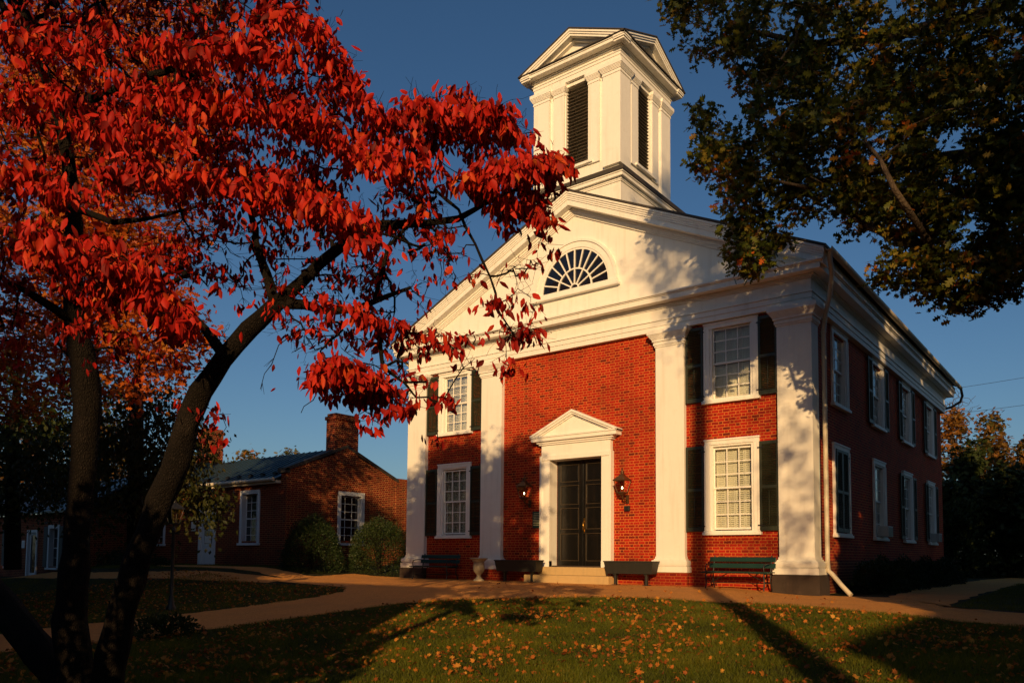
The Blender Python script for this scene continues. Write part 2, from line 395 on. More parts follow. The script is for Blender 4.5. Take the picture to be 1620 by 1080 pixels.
def addwall(name, plane, a0, a1, z0, z1, t, holes, mat, parent):
    mb = wall(plane, a0, a1, z0, z1, t, holes)
    me = bpy.data.meshes.new(name); w = wloc(parent)
    me.from_pydata([(p[0]-w.x, p[1]-w.y, p[2]-w.z) for p in mb.v], [], mb.f); me.update(); me.materials.append(mat)
    o = bpy.data.objects.new(name, me); link(o, parent); return o
WLX, WRX = -18.13, -8.16          # window centres, front
LZ = (1.50, 4.06); UZ = (5.02, 7.24)
fh = []
for wx in (WLX, WRX): fh += [(wx-.62, wx+.62, LZ[0]+.1, LZ[1]-.12), (wx-.62, wx+.62, UZ[0]+.1, UZ[1]-.12)]
DX0, DX1 = -14.02, -12.14
fh.append((DX0-.03, DX1+.03, .6, 3.89))
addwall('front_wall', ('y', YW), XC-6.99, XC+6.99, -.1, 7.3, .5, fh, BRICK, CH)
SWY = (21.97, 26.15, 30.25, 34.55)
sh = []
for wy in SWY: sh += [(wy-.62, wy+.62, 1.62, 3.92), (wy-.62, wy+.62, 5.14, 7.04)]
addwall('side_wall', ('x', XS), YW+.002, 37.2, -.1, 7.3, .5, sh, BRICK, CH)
mb = MB().box(XC-7.0, XC-6.5, YW+.52, 37.2, -.1, 7.28).box(XC-6.5, XS-.52, 36.7, 37.198, -.1, 7.28)
obj('rear_wall', mb, BRICK, CH)
mb = MB().box(XC-6.4, XS-.9, YW+1.6, 36.5, -.05, 0).box(XC-6.4, XS-.9, YW+1.6, 36.5, 4.35, 4.55)
mb.box(XC-6.4, XS-1.5, YW+1.5, YW+1.6, 0, 7.2).box(XS-1.5, XS-1.4, YW+1.6, 36.5, 0, 7.2)
obj('interior', mb, DARKIN, CH)
# water table / brick footing
mb = MB().box(-19.4, -16.9, 19.1, YW-.002, 0, .50).box(-9.42, -6.95, 19.1, YW-.002, 0, .40)
for c in (-16.39, -9.9): mb.box(c-.56, c+.56, 18.96, YW-.004, -.05, .49)
mb.box(-15.75, -14.35, 19.13, YW-.002, -.05, .5); mb.box(-11.8, -10.48, 19.13, YW-.002, -.05, .5)
objs('brick_footing', mb, BRICK, CH, .008)
mb = MB().box(XS-.3, XS+.06, 19.95, 37.2, -.1, .85); obj('side_footing', mb, BRICK2, CH, .01)
# pilasters
def pilaster(x0, x1, ret=None, stone=False):
    y1 = YW-.002; mb = MB(); xs0, xs1 = x0, x1
    R_ = ret or 0
    def lay(e, z0, z1):          # layer projecting e, returns along the right or left side for corner pilasters
        if ret: mb.box(x0-e, x1+e, YF-e, YF+.52+e, z0, z1)
        else: mb.box(x0-e, x1+e, YF-e, y1, z0, z1)
    lay(.0, .93, 6.84)
    lay(.13, .50, .66)
    # torus
    for k in range(7):
        a = -math.pi/2+math.pi*k/7; b = a+math.pi/7
        lay(.055+.065*math.cos((a+b)/2), .66+.085*(1+math.sin(a)), .66+.085*(1+math.sin(b)))
    lay(.045, .83, .865); lay(.02, .865, .93)
    lay(.025, 6.78, 6.83); lay(.05, 6.83, 6.90); lay(.075, 6.93, 6.99); lay(.04, 6.90, 6.93)
    for k in range(5):
        lay(.09+.018*k, 6.99+.026*k, 6.99+.026*(k+1))
    lay(.185, 7.12, 7.238)
    p = obj('pilaster', mb, WHITE, CH, .004)
    if stone:
        sb = MB().box(x0-.15, x1+.15, YF-.15, YF+.68, -.1, .498); obj('plinth_block', sb, DSTONE, p, .012)
pilaster(-20.3, -19.42, 1, True); pilaster(-16.83, -15.96); pilaster(-10.34, -9.47); pilaster(-6.87, -5.99, 1, True)
# entablature : stacked layers around the block
XL, XR, YB = -20.31, -5.98, 37.3
mb = MB()
def ring(e, z0, z1):
    mb.box(XL-e, XR+e, YF-e, YF+.6, z0, z1); mb.box(XR-.6, XR+e, YF+.6, YB+e, z0, z1); mb.box(XL-e, XL+.6, YF+.6, YB+e, z0, z1)
ring(0, 7.24, 7.385); ring(.022, 7.385, 7.525); ring(.055, 7.525, 7.565); ring(.0, 7.565, 7.87)
ring(.03, 7.87, 7.90); ring(.06, 7.90, 7.935); ring(.10, 7.935, 7.975)
obj('entablature', mb, WHITE, CH, .003)
mb = MB()
ring(.33, 7.975, 8.12); ring(.36, 8.12, 8.15); ring(.40, 8.15, 8.20)
obj('cornice', mb, WHITE, CH, .006)
# pediment
A = 12.0; HW = 7.62; SL = (A-8.46)/HW
def rake_band(mb, y0, y1, dz_top, dz_bot, hw=HW):
    """band following both slopes; dz measured vertically under the roof line"""
    for sgn in (-1, 1):
        mb.prism([(XC, A-dz_top), (XC+sgn*hw, A-dz_top-SL*hw), (XC+sgn*hw, A-dz_bot-SL*hw), (XC, A-dz_bot)], 'y', y0, y1)
mb = MB()
mb.prism([(XC-7.1, 8.2), (XC+7.1, 8.2), (XC+7.1, A-.3-SL*7.1), (XC, A-.3), (XC-7.1, A-.3-SL*7.1)], 'y', YF+.06, YF+.4)
TYM = obj('pediment', mb, WHITE, CH)
mb = MB()
rake_band(mb, 18.68, YF+.1, .03, .09); rake_band(mb, 18.71, YF+.1, .09, .15); rake_band(mb, 18.735, YF+.1, .15, .21, HW-.02); rake_band(mb, 18.755, YF+.1, .21, .265, HW-.03)
rake_band(mb, 18.78, YF+.1, .265, .43, HW-.04)
rake_band(mb, 19.0, YF+.1, .43, .49, 7.2); rake_band(mb, 19.04, YF+.1, .49, .56, 7.2); rake_band(mb, 19.075, YF+.1, .56, .60, 7.1); rake_band(mb, 19.11, YF+.12, .60, .64, 7.0)
obj('raking_cornice', mb, WHITE, TYM, .004)
# fanlight
FX, FZ, FR = -13.13, 9.07, 1.20
mb = MB()
def arc(r0, r1, y0, y1, n=40, a0=0, a1=math.pi):
    for k in range(n):
        a = a0+(a1-a0)*k/n; b = a0+(a1-a0)*(k+1)/n
        mb.prism([(FX+r0*math.cos(a), FZ+r0*math.sin(a)), (FX+r1*math.cos(a), FZ+r1*math.sin(a)), (FX+r1*math.cos(b), FZ+r1*math.sin(b)), (FX+r0*math.cos(b), FZ+r0*math.sin(b))], 'y', y0, y1)
arc(FR, FR+.06, YF+.02, YF+.158); arc(FR+.06, FR+.24, YF+.0, YF+.058); arc(FR+.24, FR+.32, YF-.035, YF+.058); 
mb.box(FX-1.62, FX+1.62, YF-.10, YF+.058, FZ-.20, FZ-.13); mb.box(FX-1.56, FX+1.56, YF-.05, YF+.058, FZ-.13, FZ-.0)
FL = obj('fanlight', mb, WHITE2, CH, .004)
mb = MB()
arc(.60, .645, YF+.012, YF+.052, 24); arc(.13, .17, YF+.012, YF+.052, 14)
for k in range(1, 12):
    a = math.pi*k/12; r0 = .16 if k % 2 == 0 else .63
    d = Vector((math.cos(a), 0, math.sin(a))); n_ = Vector((-math.sin(a), 0, math.cos(a)))*.020
    for yy in (0,):
        p0 = Vector((FX, 0, FZ))+d*r0; p1 = Vector((FX, 0, FZ))+d*(FR+.01)
        mb.prism([((p0-n_).x, (p0-n_).z), ((p1-n_).x, (p1-n_).z), ((p1+n_).x, (p1+n_).z), ((p0+n_).x, (p0+n_).z)], 'y', YF+.016, YF+.05)
obj('glazing_bars', mb, WHITE2, FL)
mb = MB(); mb.prism([(FX+(FR+.02)*math.cos(math.pi*k/30), FZ+(FR+.02)*math.sin(math.pi*k/30)) for k in range(31)], 'y', YF+.053, YF+.057)
FGL = None
def reflglass():
    m, t, b = newmat('dark_window_glass'); b.inputs['Base Color'].default_value = (.006, .006, .007, 1); b.inputs['Roughness'].default_value = .04
    b.inputs['Specular IOR Level'].default_value = .9
    bump(t, b, noise(t, 4, 2), .02, .3); return m
RG = reflglass()
obj('glass', mb, RG, FL)
# main roof
mb = MB()
for s_ in (-1, 1):
    x1 = XC+s_*(HW+.06); z1 = A-SL*(HW+.06)
    mb.prism([(XC, A+.05), (x1, z1+.05), (x1, z1-.025), (XC, A-.025)], 'y', 18.66, 37.85)
obj('roof', mb, ROOFD, CH, .01)
mb = MB()
mb.prism([(XC-7.0, 8.2), (XC+7.0, 8.2), (XC+7.0, A-.05-SL*7.0), (XC, A-.05), (XC-7.0, A-.05-SL*7.0)], 'y', 37.0, 37.3)
for s_ in (-1, 1):   # soffit boxes on the long eaves
    xa, xb = sorted((XC+s_*7.1, XC+s_*7.55)); mb.box(xa, xb, YF+.5, 37.6, 8.2, 8.36)
obj('rear_pediment', mb, WHITE, CH)
# gutters and downspouts
mb = MB()
for s_ in (-1, 1):
    gx = XC+s_*(HW+.10); gz = A-SL*(HW+.06)-.02
    n = 10; pr = [(gx+.085*math.cos(math.pi+math.pi*k/n), gz+.085*math.sin(math.pi+math.pi*k/n)) for k in range(n+1)]
    pr += [(gx+.075*math.cos(2*math.pi-math.pi*k/n), gz+.075*math.sin(2*math.pi-math.pi*k/n)) for k in range(n+1)]
    mb.prism(pr, 'y', 18.72, 37.9)
objs('gutter', mb, FADED, CH)
DSX = -5.86
mb = MB().tube([(-5.42, 18.86, 8.4), (-5.46, 18.9, 8.25), (-5.50, 19.2, 7.9), (-5.66, 19.5, 7.4), (-5.80, 19.62, 7.0), (DSX, 19.66, 6.6), (DSX, 19.68, .80), (-5.82, 19.6, .60), (-5.70, 19.55, .50), (-5.45, 19.4, .25), (-5.2, 19.25, .03)], .058, 14)
for z in (6.6, 4.6, 2.4): mb.lathe([(.066, 0), (.066, .05)], (DSX, 19.67, z), 14)
obj('downspout', mb, FADED, CH)
mb = MB().tube([(XC-HW-.12, 18.95, 8.36), (XC-HW-.10, 19.0, 8.22), (XC-HW-.02, 19.1, 8.1), (XC-7.3, 19.5, 7.62), (XC-7.25, 19.6, 7.5), (XC-7.24, 19.66, 7.2), (XC-7.24, 19.66, .2)], .055, 12)
obj('downspout', mb, FADED, CH)
mb = MB().tube([(XC+HW+.12, 37.8, 8.38), (XC+HW+.16, 37.9, 8.05), (XC+HW+.06, 38.0, 7.82), (XC+7.35, 37.9, 7.60), (XC+7.0, 37.5, 7.45), (XC+6.8, 37.36, 7.2), (XC+6.8, 37.36, .1)], .055, 12)
obj('downspout', mb, ROOFD, CH)
# ---------------- windows (local coordinates: x across, -y outward, z up from the bottom of the casing)
def window_proto(H, lights, closed_rows, hw=.76, gw=.535, glassz=None, blinds=True, dark=False):
    """H: casing height above sill bottom"""
    z0, z1 = glassz
    mb = MB()
    # casing
    for s_ in (-1, 1):
        a, b = sorted((s_*gw+s_*.07, s_*hw)); mb.box(a, b, -.05, .02, .12, H-.15)
        a, b = sorted((s_*(hw-.05), s_*(hw+.004))); mb.box(a, b, -.07, .0, .12, H-.15)
        a, b = sorted((s_*gw, s_*(gw+.07))); mb.box(a, b, -.02, .16, z0-.03, z1+.03)
    mb.box(-hw, hw, -.052, .02, H-.15, H-.02); mb.box(-hw-.015, hw+.015, -.075, .02, H-.045, H+.0)
    mb.box(-gw-.07, gw+.07, -.02, .16, z1+.03, H-.14)
    W_ = obj('window', mb, WHITE2, None, .004, local=True)
    mb = MB().box(-hw-.05, hw+.05, -.12, .03, 0, .075).box(-hw-.02, hw+.02, -.09, .02, .075, .118)
    obj('sill', mb, WHITE2, W_, .006, local=True)
    zm = (z0+z1)/2; cols = 3
    mb = MB()
    def sash(za, zb, y, rows):
        mb.box(-gw, -gw+.035, y, y+.035, za, zb); mb.box(gw-.035, gw, y, y+.035, za, zb)
        mb.box(-gw+.035, gw-.035, y+.001, y+.034, za, za+.05); mb.box(-gw+.035, gw-.035, y+.001, y+.034, zb-.04, zb)
        w = (2*gw-.07)/cols
        for i in range(1, cols): mb.box(-gw+.035+w*i-.013, -gw+.035+w*i+.013, y+.003, y+.032, za+.05, zb-.04)
        h = (zb-.04-za-.05)/rows
        for i in range(1, rows): mb.box(-gw+.035, gw-.035, y+.006, y+.030, za+.05+h*i-.012, za+.05+h*i+.012)
    sash(zm-.01, z1, .05, lights); sash(z0, zm+.04, .09, lights)
    obj('sash', mb, WHITE2, W_, local=True)
    g = MB().box(-gw+.02, gw-.02, .064, .067, zm, z1-.02).box(-gw+.02, gw-.02, .104, .107, z0+.02, zm+.02)
    obj('glass', g, DGLASS if False else GLASS, W_, local=True)
    if blinds:
        mb = MB(); pw = 2*gw/4; yb = .20
        for tier, (za, zb) in enumerate(((z0+.02, zm-.01), (zm+.01, z1-.01))):
            for i in range(4):
                xa = -gw+pw*i+.004; xb = xa+pw-.008
                mb.box(xa, xa+.035, yb, yb+.025, za, zb).box(xb-.035, xb, yb, yb+.025, za, zb)
                mb.box(xa+.035, xb-.035, yb, yb+.025, za, za+.07).box(xa+.035, xb-.035, yb, yb+.025, zb-.05, zb)
                n = int((zb-za-.12)/.052)
                openp = closed_rows[tier][i]
                for k in range(n):
                    zc = za+.07+.026+(zb-za-.12)*k/n
                    ang = R(-55 if openp else 78)+random.uniform(-.03, .03)
                    Mx = Matrix.Translation((0, yb+.013, zc)) @ Matrix.Rotation(-ang, 4, 'X')
                    mb.box(xa+.035, xb-.035, -.024, .024, -.004, .004, Mx)
                if openp: mb.box((xa+xb)/2-.006, (xa+xb)/2+.006, yb-.014, yb-.004, za+.1, zb-.1)
        obj('interior_shutter', mb, SLAT, W_, local=True)
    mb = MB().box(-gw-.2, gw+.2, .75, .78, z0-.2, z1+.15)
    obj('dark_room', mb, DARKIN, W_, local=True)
    return W_
def place(proto, x, y, z, rz=0, first=False):
    c = proto if first else copy_tree(proto, CH)
    c.parent = CH; w = wloc(CH); c.location = (x-w.x, y-w.y, z-w.z); c.rotation_euler = (0, 0, rz); return c
LW = window_proto(2.56, 3, ((1, 1, 1, 1), (0, 0, 1, 1)), glassz=(.15, 2.33))
place(LW, WRX, YW, LZ[0], first=True)
LW2 = window_proto(2.56, 3, ((1, 1, 1, 1), (1, 1, 1, 1)), glassz=(.15, 2.33)); place(LW2, WLX, YW, LZ[0], first=True)
UW = window_proto(2.20, 3, ((0, 0, 0, 0), (0, 0, 0, 0)), glassz=(.12, 2.04)); place(UW, WRX, YW, UZ[0], first=True)
UW2 = window_proto(2.20, 3, ((1, 1, 0, 0), (1, 1, 1, 0)), glassz=(.12, 2.04)); place(UW2, WLX, YW, UZ[0], first=True)
for i, wy in enumerate(SWY):
    place(LW2 if i else LW2, XS, wy, 1.47, R(90)); place(UW2, XS, wy, 5.02, R(90))
# exterior shutters
def shutter_proto(w, h):
    mb = MB(); fr = .055
    mb.box(0, fr, -.02, .02, 0, h).box(w-fr, w, -.02, .02, 0, h)
    for za, zb in ((0, .11), (h*.47, h*.47+.08), (h-.08, h)): mb.box(fr, w-fr, -.018, .018, za, zb)
    for za, zb in ((.11, h*.47), (h*.47+.08, h-.08)):
        n = int((zb-za)/.045)
        for k in range(n):
            Mx = Matrix.Translation((0, 0, za+(zb-za)*(k+.5)/n)) @ Matrix.Rotation(R(-50), 4, 'X')
            mb.box(fr, w-fr, -.022, .022, -.004, .004, Mx)
    mb.box(w/2-.008, w/2+.008, -.026, -.018, .15, h*.45)
    o = obj('window_shutter', mb, SHUT, CH, .002, local=True)
    hm = MB()
    for z in (.14, h-.16): hm.box(-.05, .12, -.032, -.021, z-.015, z+.015)
    objs('hinge', hm, IRON, o, local=True)
    return o
w0 = wloc(CH)
def put(o, x, y, z, rz=0, mirror=False):
    o.parent = CH; o.location = Vector((x, y, z))-w0; o.rotation_euler = (0, 0, rz); o.scale = (-1 if mirror else 1, 1, 1)
SL_ = shutter_proto(.50, 2.30); SU_ = shutter_proto(.50, 2.06); k = 0
for wx in (WLX, WRX):
    for s_ in (-1, 1):
        for pr, z in ((SL_, 1.60), (SU_, 5.10)):
            o = pr if (wx == WLX and s_ == -1) else copy_tree(pr, CH)
            # hinged at the casing edge, slightly open from the wall
            put(o, wx+s_*.78, YW-.065, z, R(3)*s_*-1 + (0 if s_ > 0 else 0), mirror=(s_ < 0))
for i, wy in enumerate(SWY):
    for s_ in (-1, 1):
        for lo, z in ((True, 1.60), (False, 5.10)):
            if i == 0: continue
            if lo and i == 1: continue
            o = copy_tree(SL_ if lo else SU_, CH); put(o, XS+.065, wy+s_*.78, z, R(90), mirror=(s_ < 0))
# closed louvred shutter over the first lower side window
for s_ in (-1, 1):
    o = copy_tree(SL_, CH); put(o, XS+.05, SWY[0]+s_*.56, 1.62, R(90), mirror=(s_ > 0)); o.scale = (o.scale[0]*1.1, 1, .98)
# ---------------- door
YD = 19.52
mb = MB()
for a, b in ((-14.33, DX0), (DX1, -11.83)): mb.box(a, b, 19.10, YW-.001, .60, 3.86).box(a-(.02 if a < -13 else -.0), b+(.02 if a > -13 else 0), 19.08, YW-.001, .60, .78)
mb.box(-14.37, -14.30, 19.06, YW-.001, .60, 4.0).box(-11.86, -11.79, 19.06, YW-.001, .60, 4.0)
mb.box(DX0-.04, DX0-.003, 19.12, YD-.001, .60, 3.858).box(DX1+.003, DX1+.04, 19.12, YD-.001, .60, 3.858)
mb.box(-14.29, -11.87, 19.07, YW-.001, 3.861, 4.0).box(-14.33, -11.83, 19.10, YW-.001, 4.0, 4.33)
mb.box(DX0, DX1, 19.14, YD-.001, 3.86, 3.90)
mb.box(-14.40, -11.76, 19.05, YW-.001, 4.33, 4.38).box(-14.46, -11.70, 19.01, YW-.001, 4.38, 4.44)
DS = obj('door_surround', mb, WHITE2, CH, .006)
PCX = -13.08
mb = MB(); mb.box(-14.62, -11.54, 18.93, YW-.001, 4.44, 4.55).box(-14.66, -11.50, 18.90, YW-.001, 4.55, 4.60)
hw = 1.58; ap = 5.32; s2 = (ap-4.62)/hw
mb.prism([(PCX-1.45, 4.60), (PCX+1.45, 4.60), (PCX, 4.60+1.45*s2)], 'y', 19.06, YW-.003)
for sg in (-1, 1):
    for y0, dt, db, h_ in ((18.90, 0, .07, hw), (18.94, .07, .13, hw-.06), (19.0, .13, .17, hw-.25)):
        mb.prism([(PCX, ap-dt), (PCX+sg*h_, ap-dt-s2*h_), (PCX+sg*h_, ap-db-s2*h_+.0), (PCX, ap-db)], 'y', y0, YW-.002)
obj('door_pediment', mb, WHITE2, DS, .005)
mb = MB()
dm = (DX0+DX1)/2
leafw = dm-DX0
MOULD = paint('worn_door_moulding', (.045, .032, .018), .35, .4, (.10, .06, .03), .3, .003)
def doorleaf(x0, x1, mm):
    mb = MB(); st = .12
    zs_ = [.64, .78, 1.62, 1.74, 2.40, 2.50, 3.10, 3.20, 3.74, 3.84]
    mb.box(x0, x0+st, YD, YD+.05, .64, 3.84).box(x1-st, x1, YD, YD+.05, .64, 3.84)
    for i in range(0, 10, 2): mb.box(x0+st, x1-st, YD, YD+.05, zs_[i], zs_[i+1])
    for i in range(1, 9, 2):
        a, b = zs_[i], zs_[i+1]
        mb.box(x0+st, x1-st, YD+.028, YD+.048, a, b)
        for (xa, xb, za, zb) in ((x0+st, x0+st+.022, a, b), (x1-st-.022, x1-st, a, b), (x0+st+.022, x1-st-.022, a, a+.022), (x0+st+.022, x1-st-.022, b-.022, b)):
            mm.box(xa, xb, YD-.008, YD+.028, za, zb)
        mb.box(x0+st+.06, x1-st-.06, YD+.016, YD+.028, a+.06, b-.06)
    return mb
m1, m2 = MB(), MB()
D1 = obj('door', doorleaf(DX0+.006, dm-.003, m1), BLACKP, CH, .005); D2 = obj('door', doorleaf(dm+.003, DX1-.006, m2), BLACKP, CH, .005)
objs('moulding', m1, MOULD, D1, .003, tol=.003); objs('moulding', m2, MOULD, D2, .003, tol=.003)
mb = MB().box(dm-.035, dm+.03, YD-.018, YD, .64, 3.84); obj('meeting_strip', mb, BLACKP, D1, .004)
mb = MB().box(dm+.045, dm+.095, YD-.008, YD, 1.62, 2.08); mb.tube([(dm+.07, YD-.008, 1.98), (dm+.07, YD-.06, 1.95), (dm+.07, YD-.06, 1.72), (dm+.07, YD-.008, 1.68)], .012, 8); obj('handle', mb, BRASS, D2)
mb = MB().box(DX1-.45, DX1-.30, YD+.02, YD+.027, 2.62, 2.68); obj('notice', mb, BRASS, D2)
mb = MB().box(DX0, DX1, YD, YD+.3, 3.84, 3.86).box(DX0, DX1, 19.2, YD+.3, .56, .637); obj('threshold', mb, DSTONE, DS)
mb = MB().box(-14.30, -11.80, 18.92, YW-.003, .36, .60)
ST = obj('steps', mb, STONE, CH, .012)
mb = MB().box(-14.60, -11.58, 18.60, YW-.004, -.05, .36); obj('lower_step', mb, STONE, ST, .012)
# ---------------- bell tower
TX0, TX1, TY0, TY1 = -14.8, -11.55, 19.20, 22.40
TCX, TCY = (TX0+TX1)/2, (TY0+TY1)/2
LH = .42          # half width of louvre opening
mb = MB()
def tl(e, z0, z1, m=None): (m or mb).box(TX0-e, TX1+e, TY0-e, TY1+e, z0, z1)
# core walls with recessed louvre bays: build as four corner masses + spandrels
ZL0, ZL1 = 13.05, 15.66
B = .10
for cx in (0, 1):
    for cy in (0, 1):
        x0, x1 = (TX0+B, TCX-LH) if cx == 0 else (TCX+LH, TX1-B)
        y0, y1 = (TY0+B, TCY-LH) if cy == 0 else (TCY+LH, TY1-B)
        mb.box(x0, x1, y0, y1, 12.3, 15.78)
mb.box(TX0+B+.002, TX1-B-.002, TCY-LH, TCY+LH, 12.3, ZL0); mb.box(TCX-LH, TCX+LH, TY0+B+.002, TY1-B-.002, 12.3, ZL0-.001)
mb.box(TX0+B+.002, TX1-B-.002, TCY-LH, TCY+LH, ZL1, 15.78); mb.box(TCX-LH, TCX+LH, TY0+B+.002, TY1-B-.002, ZL1-.001, 15.779)
mb.box(TX0+.6, TX1-.6, TY0+.6, TY1-.6, 12.4, 15.7)
# entablature
tl(.0, 15.78, 15.93); tl(.02, 15.93, 16.02); tl(.045, 16.02, 16.05); tl(.0, 16.05, 16.13); tl(.05, 16.13, 16.17); tl(.09, 16.17, 16.205)
BT = obj('bell_tower', mb, WHITE, CH, .004)
# pilasters of tower
mb = MB()
def tp(x0, x1, y0, y1):
    def L(e, z0, z1): mb.box(x0-e, x1+e, y0-e, y1+e, z0, z1)
    L(0, 12.62, 15.42); L(.02, 15.42, 15.46); L(.012, 15.46, 15.52)
    for k in range(4): L(.035+.016*k, 15.52+.03*k, 15.55+.03*k)
    L(.10, 15.64, 15.76)
cw = .62
for x0, x1 in ((TX0, TX0+cw), (TX1-cw, TX1)):
    for y0, y1 in ((TY0, TY0+cw), (TY1-cw, TY1)): tp(x0, x1, y0, y1)
objs('corner_pilaster', mb, WHITE, BT, .003)
mb = MB()
def tp2(x0, x1, y0, y1):
    def L(e, z0, z1): mb.box(x0-e, x1+e, y0-e, y1+e, z0, z1)
    L(0, 12.9, 15.42); L(.018, 15.42, 15.46)
    for k in range(4): L(.03+.014*k, 15.52+.03*k, 15.55+.03*k)
    L(.085, 15.64, 15.755); L(.01, 15.46, 15.52)
for s_ in (-1, 1):
    a, b = sorted((TCX+s_*(LH+.03), TCX+s_*(LH+.44)))
    tp2(a, b, TY0+.04, TY0+.12); tp2(a, b, TY1-.12, TY1-.04)
    a, b = sorted((TCY+s_*(LH+.03), TCY+s_*(LH+.44)))
    tp2(TX1-.12, TX1-.04, a, b); tp2(TX0+.04, TX0+.12, a, b)
# sills
mb.box(TCX-.62, TCX+.62, TY0-.02, TY0+.14, ZL0-.12, ZL0-.04); mb.box(TX1-.14, TX1+.02, TCY-.62, TCY+.62, ZL0-.12, ZL0-.04)
objs('bay_pilaster', mb, WHITE, BT, .003)
mb = MB(); n = 24
for k in range(n):
    zc = ZL0+(ZL1-ZL0)*(k+.5)/n
    for (ax, c, yy) in (('y', TCX, TY0+.22), ('x', TCY, TX1-.22), ('y', TCX, TY1-.22), ('x', TCY, TX0+.22)):
        if ax == 'y': Mx = Matrix.Translation((c, yy, zc)) @ Matrix.Rotation(R(35 if yy < TCY else -35), 4, 'X'); mb.box(-LH, LH, -.075, .075, -.009, .009, Mx)
        else: Mx = Matrix.Translation((yy, c, zc)) @ Matrix.Rotation(R(35 if yy > TCX else -35), 4, 'Y'); mb.box(-.075, .075, -LH, LH, -.009, .009, Mx)
objs('louver', mb, LOUV, BT, tol=.05)
# tower cornice + cross gable
mb = MB(); e = .30
tl(e, 16.205, 16.30); tl(e+.03, 16.30, 16.34); 
TE, TA, TO = 16.34, 17.20, e+.05
TW = (TX1-TX0)/2+TO; TWy = (TY1-TY0)/2+TO; ts = (TA-TE)/TW
def gable_band(y0, y1, dt, db, hw):
    for sg in (-1, 1):
        mb.prism([(TCX, TA-dt), (TCX+sg*hw, TA-dt-ts*hw), (TCX+sg*hw, TA-db-ts*hw), (TCX, TA-db)], 'y', y0, y1)
def gable_band_x(x0, x1, dt, db, hw):
    t2 = (TA-TE)/TWy
    for sg in (-1, 1):
        mb.prism([(TCY, TA-dt), (TCY+sg*hw, TA-dt-t2*hw), (TCY+sg*hw, TA-db-t2*hw), (TCY, TA-db)], 'x', x0, x1)
for (o_, dt, db, cut) in ((TO, .0, .07, 0), (TO-.03, .07, .13, .02), (TO-.06, .13, .2, .05)):
    gable_band(TY0-o_, TY0+.05, dt, db, TW-cut); gable_band(TY1-.05, TY1+o_, dt, db, TW-cut)
    gable_band_x(TX1-.05, TX1+o_, dt, db, TWy-cut); gable_band_x(TX0-o_, TX0+.05, dt, db, TWy-cut)
gable_band(TY0-.1, TY0+.05, .2, .26, TW-.35); gable_band_x(TX1-.05, TX1+.1, .2, .26, TWy-.35)
mb.prism([(TCX-1.7, TE), (TCX+1.7, TE), (TCX, TE+1.7*ts-.06)], 'y', TY0+.03, TY1-.03); 
mb.prism([(TCY-1.7, TE), (TCY+1.7, TE), (TCY, TE+1.7*ts-.06)], 'x', TX0+.03, TX1-.03)
obj('tower_cornice', mb, WHITE, BT, .004)
mb = MB()
for (sg) in (-1, 1):
    mb.prism([(TCX, TA+.035), (TCX+sg*(TW+.03), TE+.035-ts*.03), (TCX+sg*(TW+.03), TE+.004-ts*.03), (TCX, TA+.004)], 'y', TY0-TO-.03, TY1+TO+.03)
    mb.prism([(TCY, TA+.033), (TCY+sg*(TWy+.03), TE+.033-.01), (TCY+sg*(TWy+.03), TE+.004-.01), (TCY, TA+.002)], 'x', TX0-TO-.03, TX1+TO+.03)
obj('tower_roof', mb, ROOFD, BT)
# tower base on the roof
mb = MB(); BX0, BX1, BY0, BY1 = TX0-.02, TX1+.02, TY0-.01, 23.0
def bl(e, z0, z1): mb.box(BX0-e, BX1+e, BY0-e, BY1+e, z0, z1)
bl(0, 10.6, 12.02); bl(.03, 12.02, 12.06); bl(.05, 12.06, 12.12); bl(.14, 12.12, 12.22); bl(.17, 12.22, 12.26)
obj('tower_base', mb, WHITE, BT, .004)
mb = MB()
o0, o1 = .21, -.12; za, zb, zc = 12.262, 12.39, 12.50
def rg(e, z): return [(BX0-e, BY0-e, z), (BX1+e, BY0-e, z), (BX1+e, BY1+e, z), (BX0-e, BY1+e, z)]
mb.rings([rg(o0, za), rg(o0, zb), rg(o1, zc)], smooth=False)
obj('skirt_roof', mb, ROOFD, BT)

